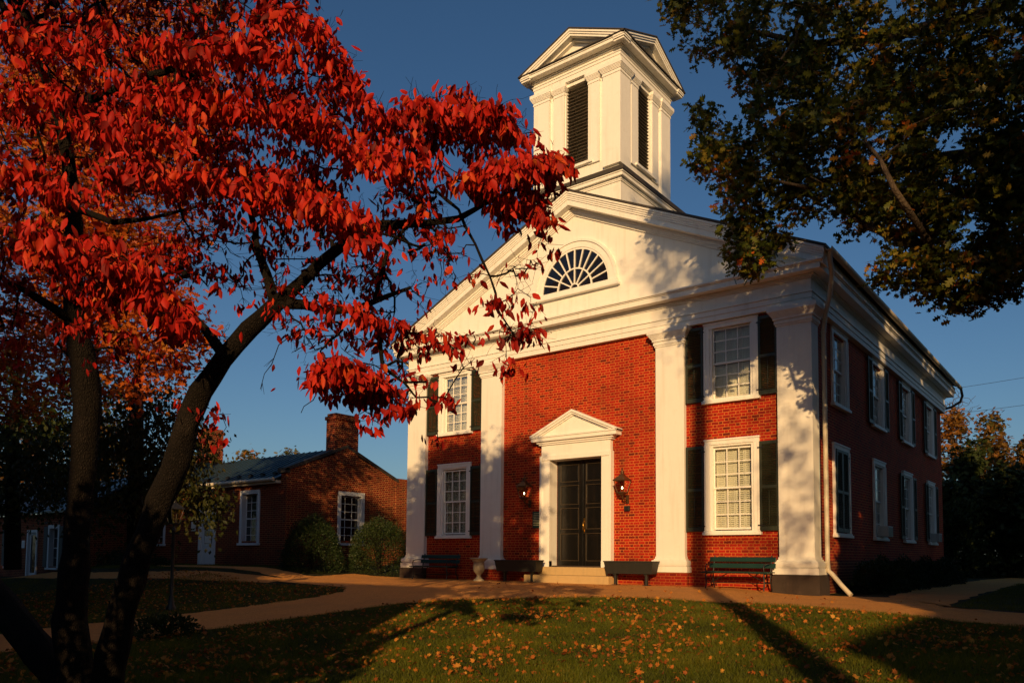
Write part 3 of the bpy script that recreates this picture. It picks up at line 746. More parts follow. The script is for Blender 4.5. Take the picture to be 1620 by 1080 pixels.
# ================================================================= things at the facade
def wall_lantern(label, x, z, y0=YW-.01):
    """z: bottom of lantern body"""
    t = thing('wall_lantern', label, 'lantern', (x, y0, z), 'gas lanterns either side of the door')
    cy = y0-.30
    def sq(h, zz): return [(x-h, cy-h, zz), (x+h, cy-h, zz), (x+h, cy+h, zz), (x-h, cy+h, zz)]
    mb = MB(); b, tp_, H = .10, .175, .33
    for (sx, sy) in ((-1, -1), (1, -1), (1, 1), (-1, 1)):
        mb.tube([(x+sx*b, cy+sy*b, z), (x+sx*tp_, cy+sy*tp_, z+H)], .010, 6)
    for h, zz in ((b, z), (tp_, z+H)):
        q = sq(h, zz)
        for i in range(4): mb.tube([q[i], q[(i+1) % 4]], .013, 6)
    mb.rings([sq(b+.02, z-.02), sq(b+.02, z+.0)], smooth=False); mb.rings([sq(.05, z-.08), sq(b, z-.02)], smooth=False)
    obj('lantern_frame', mb, COPPER, t)
    mb = MB(); mb.rings([sq(tp_+.025, z+H), sq(tp_+.025, z+H+.02), sq(.07, z+H+.15), sq(.06, z+H+.19)], smooth=False)
    mb.lathe([(.045, 0), (.06, .03), (.045, .07), (.055, .08), (.02, .11), (.010, .17), (.0, .19)], (x, cy, z+H+.19), 12)
    obj('lantern_cap', mb, COPPER, t)
    mb = MB(); 
    for i in range(4):
        a, c = sq(b, z), sq(tp_, z+H); j = (i+1) % 4; mb.add([a[i], a[j], c[j], c[i]], [(0, 1, 2, 3)])
    obj('glass', mb, DGLASS, t)
    mb = MB().tube([(x, cy, z), (x, cy, z+.09)], .012, 8); mb.tube([(x, cy, z-.05), (x, cy, z-.15), (x, cy+.06, z-.19), (x+.0, y0-.03, z-.19)], .018, 8)
    mb.box(x-.05, x+.05, y0-.03, y0, z-.30, z-.06)
    mb.tube([(x, cy+.02, z-.1), (x, cy+.14, z-.24), (x, y0-.02, z-.27)], .012, 8)
    obj('bracket', mb, COPPER, t)
    mb = MB().lathe([(.003, 0), (.017, .015), (.022, .035), (.014, .06), (.002, .085)], (x, cy, z+.09), 10)
    f = obj('flame', mb, FLAME, t)
    return t
wall_lantern('copper gas lantern with a lit flame on the brick wall right of the door', -11.33, 2.74)
wall_lantern('copper gas lantern with a lit flame in the tree shadow left of the door', -14.87, 2.74)
mb = MB().box(-.09, .09, -.05, 0, -.075, .075).box(-.07, .07, -.06, -.05, -.055, .055)
o = obj('meter_box', mb, IRON, None, .006, local=True); o.location = (-11.34, YW-.003, 2.30); tag(o, 'small dark square box on the brick under the right lantern', 'box')
t = thing('wall_plaque', 'small green notice plaque on the brick left of the door frame', 'plaque', (-14.58, YW-.003, 2.08))
mb = MB().box(-14.76, -14.44, YW-.03, YW-.003, 1.79, 2.31); obj('plate', mb, SIGNG, t, .003)
mb = MB()
for k in range(8):
    w = .10+.03*random.random(); mb.box(-14.60-w, -14.60+w, YW-.033, YW-.03, 2.24-k*.052, 2.26-k*.052)
objs('lettering', mb, SIGNT, t)
# benches
def bench(label, x0, x1, yb, z):
    xm = (x0+x1)/2
    t = thing('park_bench', label, 'bench', (xm, yb, z), 'green slatted benches against the front wall')
    def B(name, m): return obj(name, m, BENCHG, t, .006)
    m = MB()
    for k, (dy, dz) in enumerate(((0, .43), (-.13, .435), (-.26, .43), (-.39, .42))): m.box(x0, x1, yb-.14+dy-.055, yb-.14+dy+.055, z+dz, z+dz+.03)
    B('seat', m)
    m = MB()
    for k, zz in enumerate((.60, .76)):
        Mx = Matrix.Translation((xm, yb-.04+.03*k, z+zz)) @ Matrix.Rotation(R(-12), 4, 'X'); m.box(-(x1-x0)/2, (x1-x0)/2, -.013, .013, -.055, .065, Mx)
    B('backrest', m)
    for xx in (x0+.12, x1-.12):
        m = MB()
        m.tube([(xx, yb-.55, z+0), (xx, yb-.54, z+.05), (xx, yb-.50, z+.2), (xx, yb-.54, z+.36), (xx, yb-.50, z+.425)], .018, 8)
        m.tube([(xx, yb+.02, z+0), (xx, yb-.02, z+.08), (xx, yb-.10, z+.25), (xx, yb-.08, z+.42), (xx, yb-.03, z+.62), (xx, yb+.03, z+.86)], .018, 8)
        m.tube([(xx, yb-.50, z+.415), (xx, yb-.08, z+.415)], .018, 8)
        m.tube([(xx, yb-.52, z+.18), (xx, yb-.08, z+.18)], .012, 8)
        m.tube([(xx, yb-.08, z+.66), (xx, yb-.3, z+.66), (xx, yb-.5, z+.64), (xx, yb-.55, z+.56), (xx, yb-.52, z+.44)], .014, 8)
        obj('leg_frame', m, IRON, t)
    m = MB().tube([(x0+.12, yb-.25, z+.18), (x1-.12, yb-.25, z+.18)], .012, 8).tube([(x0+.14, yb-.3, z+.18), (x0+.6, yb-.3, z+.41)], .010, 8).tube([(x1-.14, yb-.3, z+.18), (x1-.6, yb-.3, z+.41)], .010, 8)
    obj('cross_brace', m, IRON, t)
bench('green slatted bench in sunlight under the right ground floor window', -8.62, -6.86, 18.86, .10)
bench('dark green bench in deep shade under the left ground floor window', -19.25, -17.45, 18.86, .12)
# planters
def planter(label, x0, x1, z):
    xm = (x0+x1)/2; y0, y1 = 18.42, 18.80
    t = thing('planter_trough', label, 'planter', (xm, 18.6, z), 'dark trough planters either side of the steps')
    def rc(e, zz): return [(x0+e, y0+e, zz), (x1-e, y0+e, zz), (x1-e, y1-e, zz), (x0+e, y1-e, zz)]
    m = MB().rings([rc(.05, z+.34), rc(.0, z+.66), rc(-.015, z+.66), rc(-.015, z+.69), rc(.02, z+.69), rc(.03, z+.62)], smooth=False, caps=True)
    obj('trough', m, PLANT, t)
    m = MB()
    for xx in (x0+.28, x1-.28):
        m.box(xx-.03, xx+.03, y0+.13, y0+.23, z+.04, z+.345).box(xx-.07, xx+.07, y0+.06, y1-.06, z, z+.04).box(xx-.05, xx+.05, y0+.1, y1-.1, z+.30, z+.345)
    objs('pedestal', m, PLANT, t, .006)
    m = MB().box(x0+.035, x1-.035, y0+.035, y1-.035, z+.60, z+.625); obj('soil', m, DSTONE, t)
planter('dark trough planter on two feet right of the stone steps', -11.62, -10.08, .11)
planter('dark trough planter on two feet left of the stone steps, partly tree-shaded', -15.62, -14.0, .11)
# urn
prof = [(.17, 0), (.17, .04), (.15, .06), (.09, .10), (.065, .17), (.075, .22), (.11, .25), (.16, .30), (.185, .38), (.18, .50), (.165, .60), (.19, .66), (.27, .69), (.29, .715), (.26, .73), (.22, .70), (.2, .62)]
o = obj('garden_urn', MB().lathe(prof, (0, 0, 0), 28), URN, None, local=True); o.location = (-16.18, 18.33, .125)
tag(o, 'pale stone garden urn with flared rim beside the left inner pilaster', 'urn')
# air conditioners
for (y, lab) in ((SWY[1], 'white window air conditioner under the second ground floor side window'), (SWY[3], 'white window air conditioner in the rearmost ground floor side window')):
    t = thing('air_conditioner', lab, 'air conditioner', (XS+.2, y, 1.6), 'window air conditioners on the side wall')
    m = MB().box(XS+.02, XS+.34, y-.30, y+.30, 1.60, 1.93); obj('case', m, ACM, t, .015)
    m = MB()
    for k in range(8): m.box(XS+.34, XS+.35, y-.25, y+.25, 1.635+k*.034, 1.65+k*.034)
    obj('grille', m, IRON, t)

# ================================================================= brick office house (left, one storey)
HX, HY, HZ = -25.12, 17.5, .35
H_ = thing('brick_house', 'low red brick house with blue metal roof and two end chimneys', 'building', (HX-6, HY+3, HZ))
HY1 = 23.1; HX1 = -40
sx0, sx1 = -28.12, -26.78; dx0, dx1 = -31.15, -29.85
hl = [(sx0+.1, sx1-.1, 1.45, 3.3), (dx0+.05, dx1-.05, .45, 2.95), (-35.2, -34.0, 1.45, 3.3)]
addwall('front_wall', ('y', HY), HX1, HX-.006, -.2, 3.75, .35, hl, BRICK2, H_)
gw0, gw1 = 19.95, 21.2
m = wall(('x', HX), HY+.003, HY1, -.2, 3.75, .35, [(gw0+.08, gw1-.08, 1.5, 3.32)])
HR = 20.3; HA = 5.15
m.prism([(HY+.003, 3.752), (HY1, 3.752), (HY1, 4.12), (HR, HA), (HY+.003, 4.12)], 'x', HX-.35, HX)
me = bpy.data.meshes.new('gable_wall'); w = wloc(H_); me.from_pydata([(p[0]-w.x, p[1]-w.y, p[2]-w.z) for p in m.v], [], m.f); me.update(); me.materials.append(BRICK2)
link(bpy.data.objects.new('gable_wall', me), H_)
m = MB().box(HX1, HX-.36, HY1-.3, HY1, -.2, 3.75).box(HX1, HX1+.3, HY+.36, HY1-.31, -.2, 3.75); 
m.prism([(HY, 3.752), (HY1, 3.752), (HR, HA-.1)], 'x', HX1, HX1+.3); obj('rear_wall', m, BRICK2, H_)
m = MB().box(HX1+.5, HX-.6, HY+1.2, HY+1.25, .3, 3.7).box(HX-1.2, HX-1.15, HY+1.3, HY1-.5, .3, 3.7); obj('interior', m, DARKIN, H_)
m = MB()
def hz(y): return 3.80+(HA+.12-3.80)*(y-(HY-.25))/(HR-(HY-.25)) if y < HR else HA+.12-(HA+.12-3.8)*(y-HR)/(HY1+.25-HR)
m.prism([(HY-.25, 3.80), (HR, HA+.12), (HR, HA+.06), (HY-.25, 3.74)], 'x', HX1-.2, HX-.34)
m.prism([(HR, HA+.12), (HY1+.25, 3.80), (HY1+.25, 3.74), (HR, HA+.06)], 'x', HX1-.2, HX-.34)
for k in range(36):
    xx = HX-.75-k*.41
    if xx < HX1: break
    m.prism([(HY-.25, 3.80), (HR, HA+.12), (HR, HA+.155), (HY-.25, 3.835)], 'x', xx-.012, xx+.012)
RF = obj('roof', m, ROOFM, H_)
m = MB()
for k in range(12):
    for zr in (.5,):
        xx = HX-.95-k*.82; yy = HY+.15; m.box(xx-.10, xx+.10, yy-.05, yy+.05, hz(yy), hz(yy)+.10)
obj('snow_guard', m, IRON, RF)
m = MB()
m.prism([(HY-.06, 4.06), (HR, HA+.10), (HR, HA+.24), (HY-.06, 4.20)], 'x', HX-.42, HX+.05); m.prism([(HR, HA+.10), (HY1+.0, 4.06), (HY1+.0, 4.20), (HR, HA+.24)], 'x', HX-.42, HX+.05)
m.box(HX-.42, HX+.05, HY-.12, HY+.12, 4.0, 4.19)
obj('coping', m, ROOFD, H_, .008)
m = MB().box(HX-.40, HX+.03, HY1-.15, HY1+.55, -.2, 4.25); obj('end_pier', m, BRICK2, H_, .01)
def chimney(x0, x1, y0, y1, z0, z1):
    m = MB().box(x0, x1, y0, y1, z0, z1-.12).box(x0-.05, x1+.05, y0-.05, y1+.05, z1-.26, z1-.12).box(x0+.02, x1-.02, y0+.02, y1-.02, z1-.12, z1)
    c = obj('chimney', m, BRICK2, RF, .008)
    if x0 < -30: m = MB().box(x0-.05, x1+.05, y0-.05, y1+.05, z0, z0+.30); obj('flashing', m, ROOFM, c)
chimney(HX-.55, HX+.035, 19.68, 20.85, 4.55, 6.62)
chimney(-35.95, -35.15, 19.95, 20.85, 5.0, 7.0)
m = MB().tube([(HX1, HY-.30, 3.78), (HX-.40, HY-.30, 3.76)], .07, 10); m.box(HX1, HX-.34, HY-.22, HY-.004, 3.62, 3.73); obj('gutter', m, FADED, H_)
def small_window(w, h, cols, rows, reveal=.14):
    mb = MB(); c = .16
    mb.box(-w/2, -w/2+c, -.03, .02, .0, h).box(w/2-c, w/2, -.03, .02, 0, h).box(-w/2, w/2, -.032, .02, h-c, h)
    mb.box(-w/2+c-.03, -w/2+c, .02, .22, .0, h-c).box(w/2-c, w/2-c+.03, .02, .22, 0, h-c)
    W_ = obj('window', mb, CLAP, None, .004, local=True)
    mb = MB().box(-w/2-.05, w/2+.05, -.09, .05, -.09, .0); obj('sill', mb, CLAP, W_, .005, local=True)
    g = w/2-c; mb = MB(); y = .16
    mb.box(-g, -g+.04, y, y+.04, 0, h-c).box(g-.04, g, y, y+.04, 0, h-c).box(-g, g, y+.001, y+.039, 0, .06).box(-g, g, y+.001, y+.039, h-c-.05, h-c)
    mb.box(-g, g, y-.01, y+.045, (h-c)/2-.025, (h-c)/2+.025)
    for i in range(1, cols): mb.box(-g+2*g*i/cols-.012, -g+2*g*i/cols+.012, y+.005, y+.034, .06, h-c-.05)
    for i in range(1, rows):
        if i*2 == rows: continue
        zz = (h-c)*i/rows; mb.box(-g, g, y+.008, y+.031, zz-.011, zz+.011)
    obj('sash', mb, CLAP, W_, local=True)
    obj('glass', MB().box(-g, g, y+.018, y+.022, 0, h-c), RG, W_, local=True)
    return W_
def hplace(o, par, x, y, z, rz=0):
    o.parent = par; w = wloc(par); o.location = (x-w.x, y-w.y, z-w.z); o.rotation_euler = (0, 0, rz)
SW = small_window(1.36, 2.08, 3, 6); hplace(SW, H_, (sx0+sx1)/2, HY, 1.37)
c = copy_tree(SW, H_); hplace(c, H_, HX, (gw0+gw1)/2, 1.40, R(90))
c = copy_tree(SW, H_); hplace(c, H_, -34.6, HY, 1.37)
m = MB().box(dx0, dx0+.14, HY-.03, HY+.12, .45, 3.0).box(dx1-.14, dx1, HY-.03, HY+.12, .45, 3.0).box(dx0, dx1, HY-.032, HY+.12, 2.78, 3.0)
DF = obj('door_frame', m, CLAP, H_, .004)
xa, xb = dx0+.14, dx1-.14
m = MB().box(xa, xa+.2, HY+.04, HY+.09, .5, 2.6).box(xb-.2, xb, HY+.04, HY+.09, .5, 2.6).box(xa, xb, HY+.041, HY+.089, .5, 1.35).box(xa, xb, HY+.041, HY+.089, 2.45, 2.78)
m.box(xa+.2, xb-.2, HY+.045, HY+.08, 1.9, 1.93)
DR = obj('door', m, CLAP, H_, .003)
obj('pane', MB().box(xa+.2, xb-.2, HY+.06, HY+.065, 1.35, 2.45), RG, DR)
obj('notice', MB().box(xa+.27, xb-.27, HY+.03, HY+.04, 1.38, 1.68), PAPER, DR)
t_ = obj('notice_sign', MB().box(-.16, .16, -.03, 0, -.2, .2).box(-.13, .13, -.034, -.03, .02, .05), PAPER, None, .003, local=True); t_.location = (dx0-.42, HY-.004, 2.1)
tag(t_, 'small white notice sign on the brick left of the white glazed door', 'sign')
m = MB().box(dx0-.1, dx1+.1, HY-.6, HY-.04, .28, .44); obj('doorstep', m, STONE, H_, .01)
# ================================================================= far-left house
K = thing('brick_cottage', 'distant low brick cottage with pale door and shuttered windows', 'building', (-42, 16, -.2))
kh = [(-44.5, -43.5, .32, 2.15), (-41.85, -40.85, -.2, 1.95), (-39.55, -38.5, .32, 2.1)]
addwall('front_wall', ('y', 15.0), -52, -36.5, -.6, 2.75, .3, kh, BRICK2, K)
m = MB().box(-52, -51.7, 15.31, 20, -.6, 2.75).box(-36.8, -36.5, 15.302, 20, -.6, 2.75).box(-51.7, -36.8, 19.7, 20, -.6, 2.75); obj('side_wall', m, BRICK2, K)
m = MB(); m.prism([(14.7, 2.74), (17.5, 4.4), (20.3, 2.74), (20.3, 2.84), (17.5, 4.52), (14.7, 2.84)], 'x', -52.3, -36.2); obj('roof', m, ROOFM, K)
obj('interior', MB().box(-51, -37, 16.5, 16.6, -.3, 2.7), DARKIN, K)
SW2 = small_window(1.22, 1.95, 2, 4); hplace(SW2, K, -44.0, 15, .27)
c = copy_tree(SW2, K); hplace(c, K, -39.02, 15, .27)
SHB = paint('blue_grey_shutter', (.035, .045, .055), .6, .2, (.03, .03, .03), .2, .002)
shp = MB().box(-.2, .2, -.03, 0, 0, 1.85); 
for k in range(20): shp.box(-.16, .16, -.042, -.03, .08+k*.087, .12+k*.087)
first = None
for xx in (-44.83, -43.17, -39.85, -38.19):
    if first is None: o = obj('window_shutter', shp, SHB, K, .003, local=True); first = o
    else: o = first.copy(); col.objects.link(o); o.parent = K
    hplace(o, K, xx, 14.99, .3)
m = MB().box(-41.95, -41.83, 14.95, 15.1, -.3, 2.0).box(-40.87, -40.75, 14.95, 15.1, -.3, 2.0).box(-41.95, -40.75, 14.948, 15.1, 1.9, 2.02)
obj('door_frame', m, CLAP, K)
m = MB().box(-41.83, -41.7, 15.05, 15.09, -.2, 1.9).box(-41.0, -40.87, 15.05, 15.09, -.2, 1.9).box(-41.83, -40.87, 15.051, 15.089, -.2, 0).box(-41.83, -40.87, 15.051, 15.089, 1.78, 1.9)
D_ = obj('door', m, CLAP, K); obj('pane', MB().box(-41.7, -41.0, 15.06, 15.065, 0, 1.78), RG, D_)
t_ = obj('notice_sign', MB().box(-.17, .17, -.03, 0, -.18, .18).box(-.13, .13, -.034, -.03, .03, .06), PAPER, None, .003, local=True); t_.location = (-42.4, 14.996, 1.35)
tag(t_, 'small white notice sign between the cottage door and its left window', 'sign')

# ================================================================= lamp post
LPX, LPY = -17.08, 9.0; LPZ = float(G(LPX, LPY))
t = thing('lamp_post', 'black lamp post with glass lantern standing on the lawn behind the dogwood', 'lamp post', (LPX, LPY, LPZ))
m = MB().lathe([(.11, 0), (.11, .05), (.07, .12), (.05, .3), (.038, .34), (.036, 1.75), (.05, 1.77), (.05, 1.80), (.03, 1.83), (.03, 1.9), (.055, 1.93)], (LPX, LPY, LPZ), 14)
m.tube([(LPX-.22, LPY, LPZ+1.72), (LPX+.22, LPY, LPZ+1.72)], .014, 8); obj('post', m, IRON, t)
m = MB(); zb = LPZ+1.93
def sq(h, zz): return [(LPX-h, LPY-h, zz), (LPX+h, LPY-h, zz), (LPX+h, LPY+h, zz), (LPX-h, LPY+h, zz)]
for (sx, sy) in ((-1, -1), (1, -1), (1, 1), (-1, 1)): m.tube([(LPX+sx*.08, LPY+sy*.08, zb), (LPX+sx*.14, LPY+sy*.14, zb+.32)], .009, 6)
m.rings([sq(.17, zb+.32), sq(.17, zb+.335), sq(.04, zb+.47)], smooth=False); m.lathe([(.03, 0), (.035, .03), (.01, .09)], (LPX, LPY, zb+.47), 10); m.rings([sq(.09, zb-.01), sq(.09, zb+.01)], smooth=False)
obj('lantern_frame', m, IRON, t)
m = MB()
for i in range(4):
    a, c = sq(.08, zb), sq(.14, zb+.32); j = (i+1) % 4; m.add([a[i], a[j], c[j], c[i]], [(0, 1, 2, 3)])
obj('glass', m, DGLASS, t)
# power lines behind on the right
for k, (z0_, z1_, lab) in enumerate(((12.9, 15.4, 'upper thin power line crossing the sky at the right edge'), (11.3, 13.2, 'lower thin power line crossing the sky at the right edge'))):
    pts = []
    for i in range(21):
        u = i/20; pts.append((-22+44*u, 62-6*u, z0_*(1-u)+z1_*u-2*math.sin(math.pi*u)*.5))
    o = obj('power_line', MB().tube(pts,   .013, 5), IRON); tag(o, lab, 'cable', 'power lines behind the trees')

# ================================================================= foliage
def mesh_np(name, V, Fs, mat, rnd, parent=None, smooth=False, nper=4):
    """V (n,3); Fs (m,k) constant size faces; rnd per vertex attribute"""
    me = bpy.data.meshes.new(name); n = len(V); m_, k = Fs.shape
    me.vertices.add(n); me.vertices.foreach_set('co', np.ascontiguousarray(V, dtype=np.float32).ravel())
    me.loops.add(m_*k); me.loops.foreach_set('vertex_index', np.ascontiguousarray(Fs, dtype=np.int32).ravel())
    me.polygons.add(m_); me.polygons.foreach_set('loop_start', np.arange(0, m_*k, k, dtype=np.int32)); me.polygons.foreach_set('loop_total', np.full(m_, k, dtype=np.int32))
    me.update(calc_edges=True)
    if rnd is not None:
        a = me.attributes.new('rnd', 'FLOAT', 'POINT'); a.data.foreach_set('value', np.ascontiguousarray(rnd, dtype=np.float32))
    if smooth: me.polygons.foreach_set('use_smooth', np.ones(m_, dtype=bool))
    me.materials.append(mat); o = bpy.data.objects.new(name, me); col.objects.link(o)
    if parent is not None: o.parent = parent
    return o
def frames(D, roll):
    """D unit directions (n,3) = leaf length axis; returns side and normal"""
    ref = np.where(np.abs(D[:, 2:3]) < .95, np.array([[0, 0, 1.]]), np.array([[1., 0, 0]]))
    A_ = np.cross(D, ref); A_ /= np.linalg.norm(A_, axis=1, keepdims=True); B_ = np.cross(A_, D)
    c, s_ = np.cos(roll)[:, None], np.sin(roll)[:, None]
    return A_*c+B_*s_, -A_*s_+B_*c
def leaves(name, P, D, size, tmpl, faces, mat, parent=None, roll=None, rnd=None, wj=.2):
    n = len(P); D = D/np.linalg.norm(D, axis=1, keepdims=True)
    roll = RNG.uniform(0, 2*np.pi, n) if roll is None else roll
    Sd, Nn = frames(D, roll); L = size[:, None, None]
    T = np.array(tmpl, float)    # (k,3): side, along, normal
    wsc = 1+RNG.uniform(-wj*1.5, wj, (n, 1, 1)); csc = RNG.uniform(.3, 1.8, (n, 1, 1))
    V = P[:, None, :]+L*(T[None, :, 0:1]*wsc*Sd[:, None, :]+T[None, :, 1:2]*D[:, None, :]+T[None, :, 2:3]*csc*Nn[:, None, :])
    k = len(T); F0 = np.array(faces); Fs = (F0[None]+(np.arange(n)*k)[:, None, None]).reshape(-1, F0.shape[1])
    r = RNG.uniform(0, 1, n) if rnd is None else rnd
    return mesh_np(name, V.reshape(-1, 3), Fs, mat, np.repeat(r, k), parent)
# dogwood leaf: folded along the midrib, drooping tip
DOG_T = [(0, 0, 0), (0, .33, .03), (0, .68, 0), (0, 1, -.12), (-.13, .13, -.03), (-.235, .42, -.10), (-.13, .78, -.13), (.13, .13, -.03), (.235, .42, -.10), (.13, .78, -.13)]
DOG_F = [(0, 1, 5, 4), (1, 2, 6, 5), (2, 3, 3, 6), (0, 7, 8, 1), (1, 8, 9, 2), (2, 9, 3, 3)]
DOG_F = [(0, 1, 4), (1, 5, 4), (1, 2, 5), (2, 6, 5), (2, 3, 6), (0, 7, 1), (1, 7, 8), (1, 8, 2), (2, 8, 9), (2, 9, 3)]
# oak leaf (lobed) as triangle strip pairs
OAK_T = [(0, 0, 0), (-.10, .18, .01), (-.34, .30, -.03), (-.12, .42, 0), (-.40, .62, -.05), (-.12, .66, 0), (-.22, .88, -.03), (0, 1, -.03), (.22, .88, -.03), (.12, .66, 0), (.40, .62, -.05), (.12, .42, 0), (.34, .30, -.03), (.10, .18, .01)]
OAK_F = [(0, 13, 1), (1, 13, 11), (1, 11, 3), (1, 3, 2), (11, 13, 12), (3, 11, 9), (3, 9, 5), (3, 5, 4), (9, 11, 10), (5, 9, 7), (5, 7, 6), (9, 8, 7)]
QT = [(-.35, 0, 0), (.35, 0, 0), (.3, 1, -.1), (-.3, .9, .1)]; QF = [(0, 1, 2), (0, 2, 3)]
DT = [(0, 0, 0), (.3, .45, .06), (0, 1, 0), (-.3, .5, .06)]

def grow(trunks, targets, name_parent, mat, tip_r=.004, seg=.18, kink=.18, part='branches', exp=2.3, rmax=.12, sides=6, sag=.0):
    """trunks: list of polylines [(x,y,z,r)...]; targets (n,3): connect greedily to nearest skeleton node"""
    nodes = []; par = []; base = []
    for ln in trunks:
        prev = None
        if len(ln[0]) == 5: ln = [q[:4] for q in ln]
        pts = []
        for a, b in zip(ln[:-1], ln[1:]):
            a, b = np.array(a), np.array(b); k = max(1, int(np.linalg.norm(b[:3]-a[:3])/seg))
            for i in range(k): pts.append(a+(b-a)*i/k)
        pts.append(np.array(ln[-1]))
        for q in pts:
            j = prev
            if prev is None and nodes:
                dd = np.linalg.norm(np.array(nodes)[:, :3]-q[:3], axis=1); j0 = int(np.argmin(dd)); j = j0 if dd[j0] < .35 else None
            nodes.append(q[:3]); par.append(-1 if j is None else j); base.append(q[3]); prev = len(nodes)-1
    nb = len(nodes); NA = np.zeros((nb+len(targets)*40, 3)); NA[:nb] = nodes; cnt = nb
    depth = [0]*nb
    # order targets by distance to skeleton
    d0 = np.min(np.linalg.norm(targets[:, None, :]-NA[None, :nb], axis=2), axis=1); order = np.argsort(d0)
    tips = []; 
    for ti in order:
        T = targets[ti]; d = np.linalg.norm(NA[:cnt]-T, axis=1); cost = d.copy(); cost[nb:] *= 1.0
        j = int(np.argmin(cost)); st = NA[j].copy(); v = T-st; L = np.linalg.norm(v)
        if L < .02: tips.append((j, v/max(L, 1e-6))); continue
        k = max(2, int(L/seg)); side = RNG.normal(0, 1, 3); side -= v*np.dot(side, v)/L**2; side /= np.linalg.norm(side)+1e-9
        amp = L*kink*RNG.uniform(.3, 1); pj = j
        for i in range(1, k+1):
            u = i/k; q = st+v*u+side*amp*math.sin(math.pi*u)+np.array([0, 0, sag*L*math.sin(math.pi*u)])
            if i < k: q = q+RNG.normal(0, seg*.10, 3)
            if cnt >= len(NA): NA = np.vstack([NA, np.zeros((5000, 3))])
            NA[cnt] = q; par.append(pj); base.append(0); pj = cnt; cnt += 1
        tips.append((pj, (NA[pj]-NA[par[pj]])/ (np.linalg.norm(NA[pj]-NA[par[pj]])+1e-9)))
    # radii by pipe model
    w = np.zeros(cnt)
    for pj, _ in tips: w[pj] += 1
    for i in range(cnt-1, -1, -1):
        if par[i] >= 0: w[par[i]] += max(w[i], .5)
    rad = np.minimum(tip_r*np.maximum(w, 1)**(1/exp), rmax)
    for i in range(nb):
        if base[i] > 0: rad[i] = base[i]
    for i in range(nb, cnt):
        if rad[i] > rad[par[i]]: rad[i] = rad[par[i]]*.9
    # build tubes: chains
    kids = [[] for _ in range(cnt)]
    for i in range(cnt):
        if par[i] >= 0: kids[par[i]].append(i)
    mb = MB(); tr = MB()
    starts = [i for i in range(cnt) if par[i] < 0]; stack = [(s_, None) for s_ in starts]
    while stack:
        i, frm = stack.pop(); ch = [] if frm is None else [frm]; ch.append(i); cur = i
        while kids[cur]:
            ks = sorted(kids[cur], key=lambda q: -rad[q]) if cur >= nb else sorted(kids[cur], key=lambda q: (q >= nb, -rad[q]))
            for q in ks[1:]: stack.append((q, cur))
            ch.append(ks[0]); cur = ks[0]
        if len(ch) < 2: continue
        rr = [rad[q] for q in ch]
        if frm is not None: rr[0] = min(rr[0], rr[1]*1.3)
        if rr[-1] > .02: rr[-1] *= .6
        big = max(rr) > .035
        (tr if (i < nb) else mb).tube([Vector(NA[q]) for q in ch], rr, 12 if big else (5 if max(rr) > .008 else 3))
    return mb, tr, NA[:cnt], tips
def fast_obj(name, mb, mat, parent=None):
    me = bpy.data.meshes.new(name); me.from_pydata([tuple(p) for p in mb.v], [], mb.f); me.update(); me.materials.append(mat)
    me.polygons.foreach_set('use_smooth', [True]*len(mb.f)); o = bpy.data.objects.new(name, me); col.objects.link(o)
    if parent is not None: o.parent = parent
    return o
def noisy_trunk(mb, amp=.012):
    return mb
def ell(c, r, n, shell=.0):
    u = RNG.normal(0, 1, (n, 3)); u /= np.linalg.norm(u, axis=1, keepdims=True)
    rr = RNG.uniform(shell, 1, (n, 1))**(1/2.2)
    return np.array(c)+u*rr*np.array(r)
# --- positions on the picture's rays, turned into real places at a chosen depth (metres along the view axis)
fwn, r2n, u2n = (np.array(q) for q in (fw, r2, u2)); CAM = np.array([0, 0, .9])
def at(px, py, D): return CAM+D*(fwn+r2n*(px-810-SX)/F-u2n*(py-540-SY)/F)

RED = leafmat('dogwood_red_leaves', ((0, (.04, .004, .002)), (.22, (.16, .007, .004)), (.45, (.42, .012, .007)), (.62, (.60, .026, .013)), (.82, (.62, .075, .014)), (1, (.60, .30, .05))), .30, .6)
ORG = leafmat('maple_orange_leaves', ((0, (.16, .03, .008)), (.3, (.42, .07, .01)), (.55, (.55, .13, .015)), (.8, (.5, .22, .03)), (1, (.14, .15, .03))), .35, .5, .5)
OAKL = leafmat('oak_leaves', ((0, (.012, .020, .004)), (.32, (.038, .055, .008)), (.52, (.10, .11, .012)), (.66, (.22, .15, .016)), (.78, (.40, .11, .014)), (.9, (.48, .06, .012)), (1, (.45, .04, .012))), .28, .5, .55)
GRN = leafmat('green_leaves', ((0, (.018, .032, .010)), (.5, (.04, .06, .014)), (.85, (.08, .075, .016)), (1, (.14, .09, .02))), .25, .5, .6)
WIL = leafmat('hanging_branch_leaves', ((0, (.018, .026, .008)), (.5, (.040, .045, .010)), (.85, (.08, .06, .012)), (1, (.14, .06, .012))), .25, .5, .6)
AUT = leafmat('autumn_mixed_leaves', ((0, (.04, .05, .012)), (.4, (.10, .09, .02)), (.65, (.24, .11, .02)), (1, (.38, .12, .02))), .3, .5, .25)
HED = leafmat('hedge_leaves', ((0, (.010, .022, .008)), (.5, (.025, .045, .012)), (1, (.06, .075, .018))), .15, .45, 1.5)

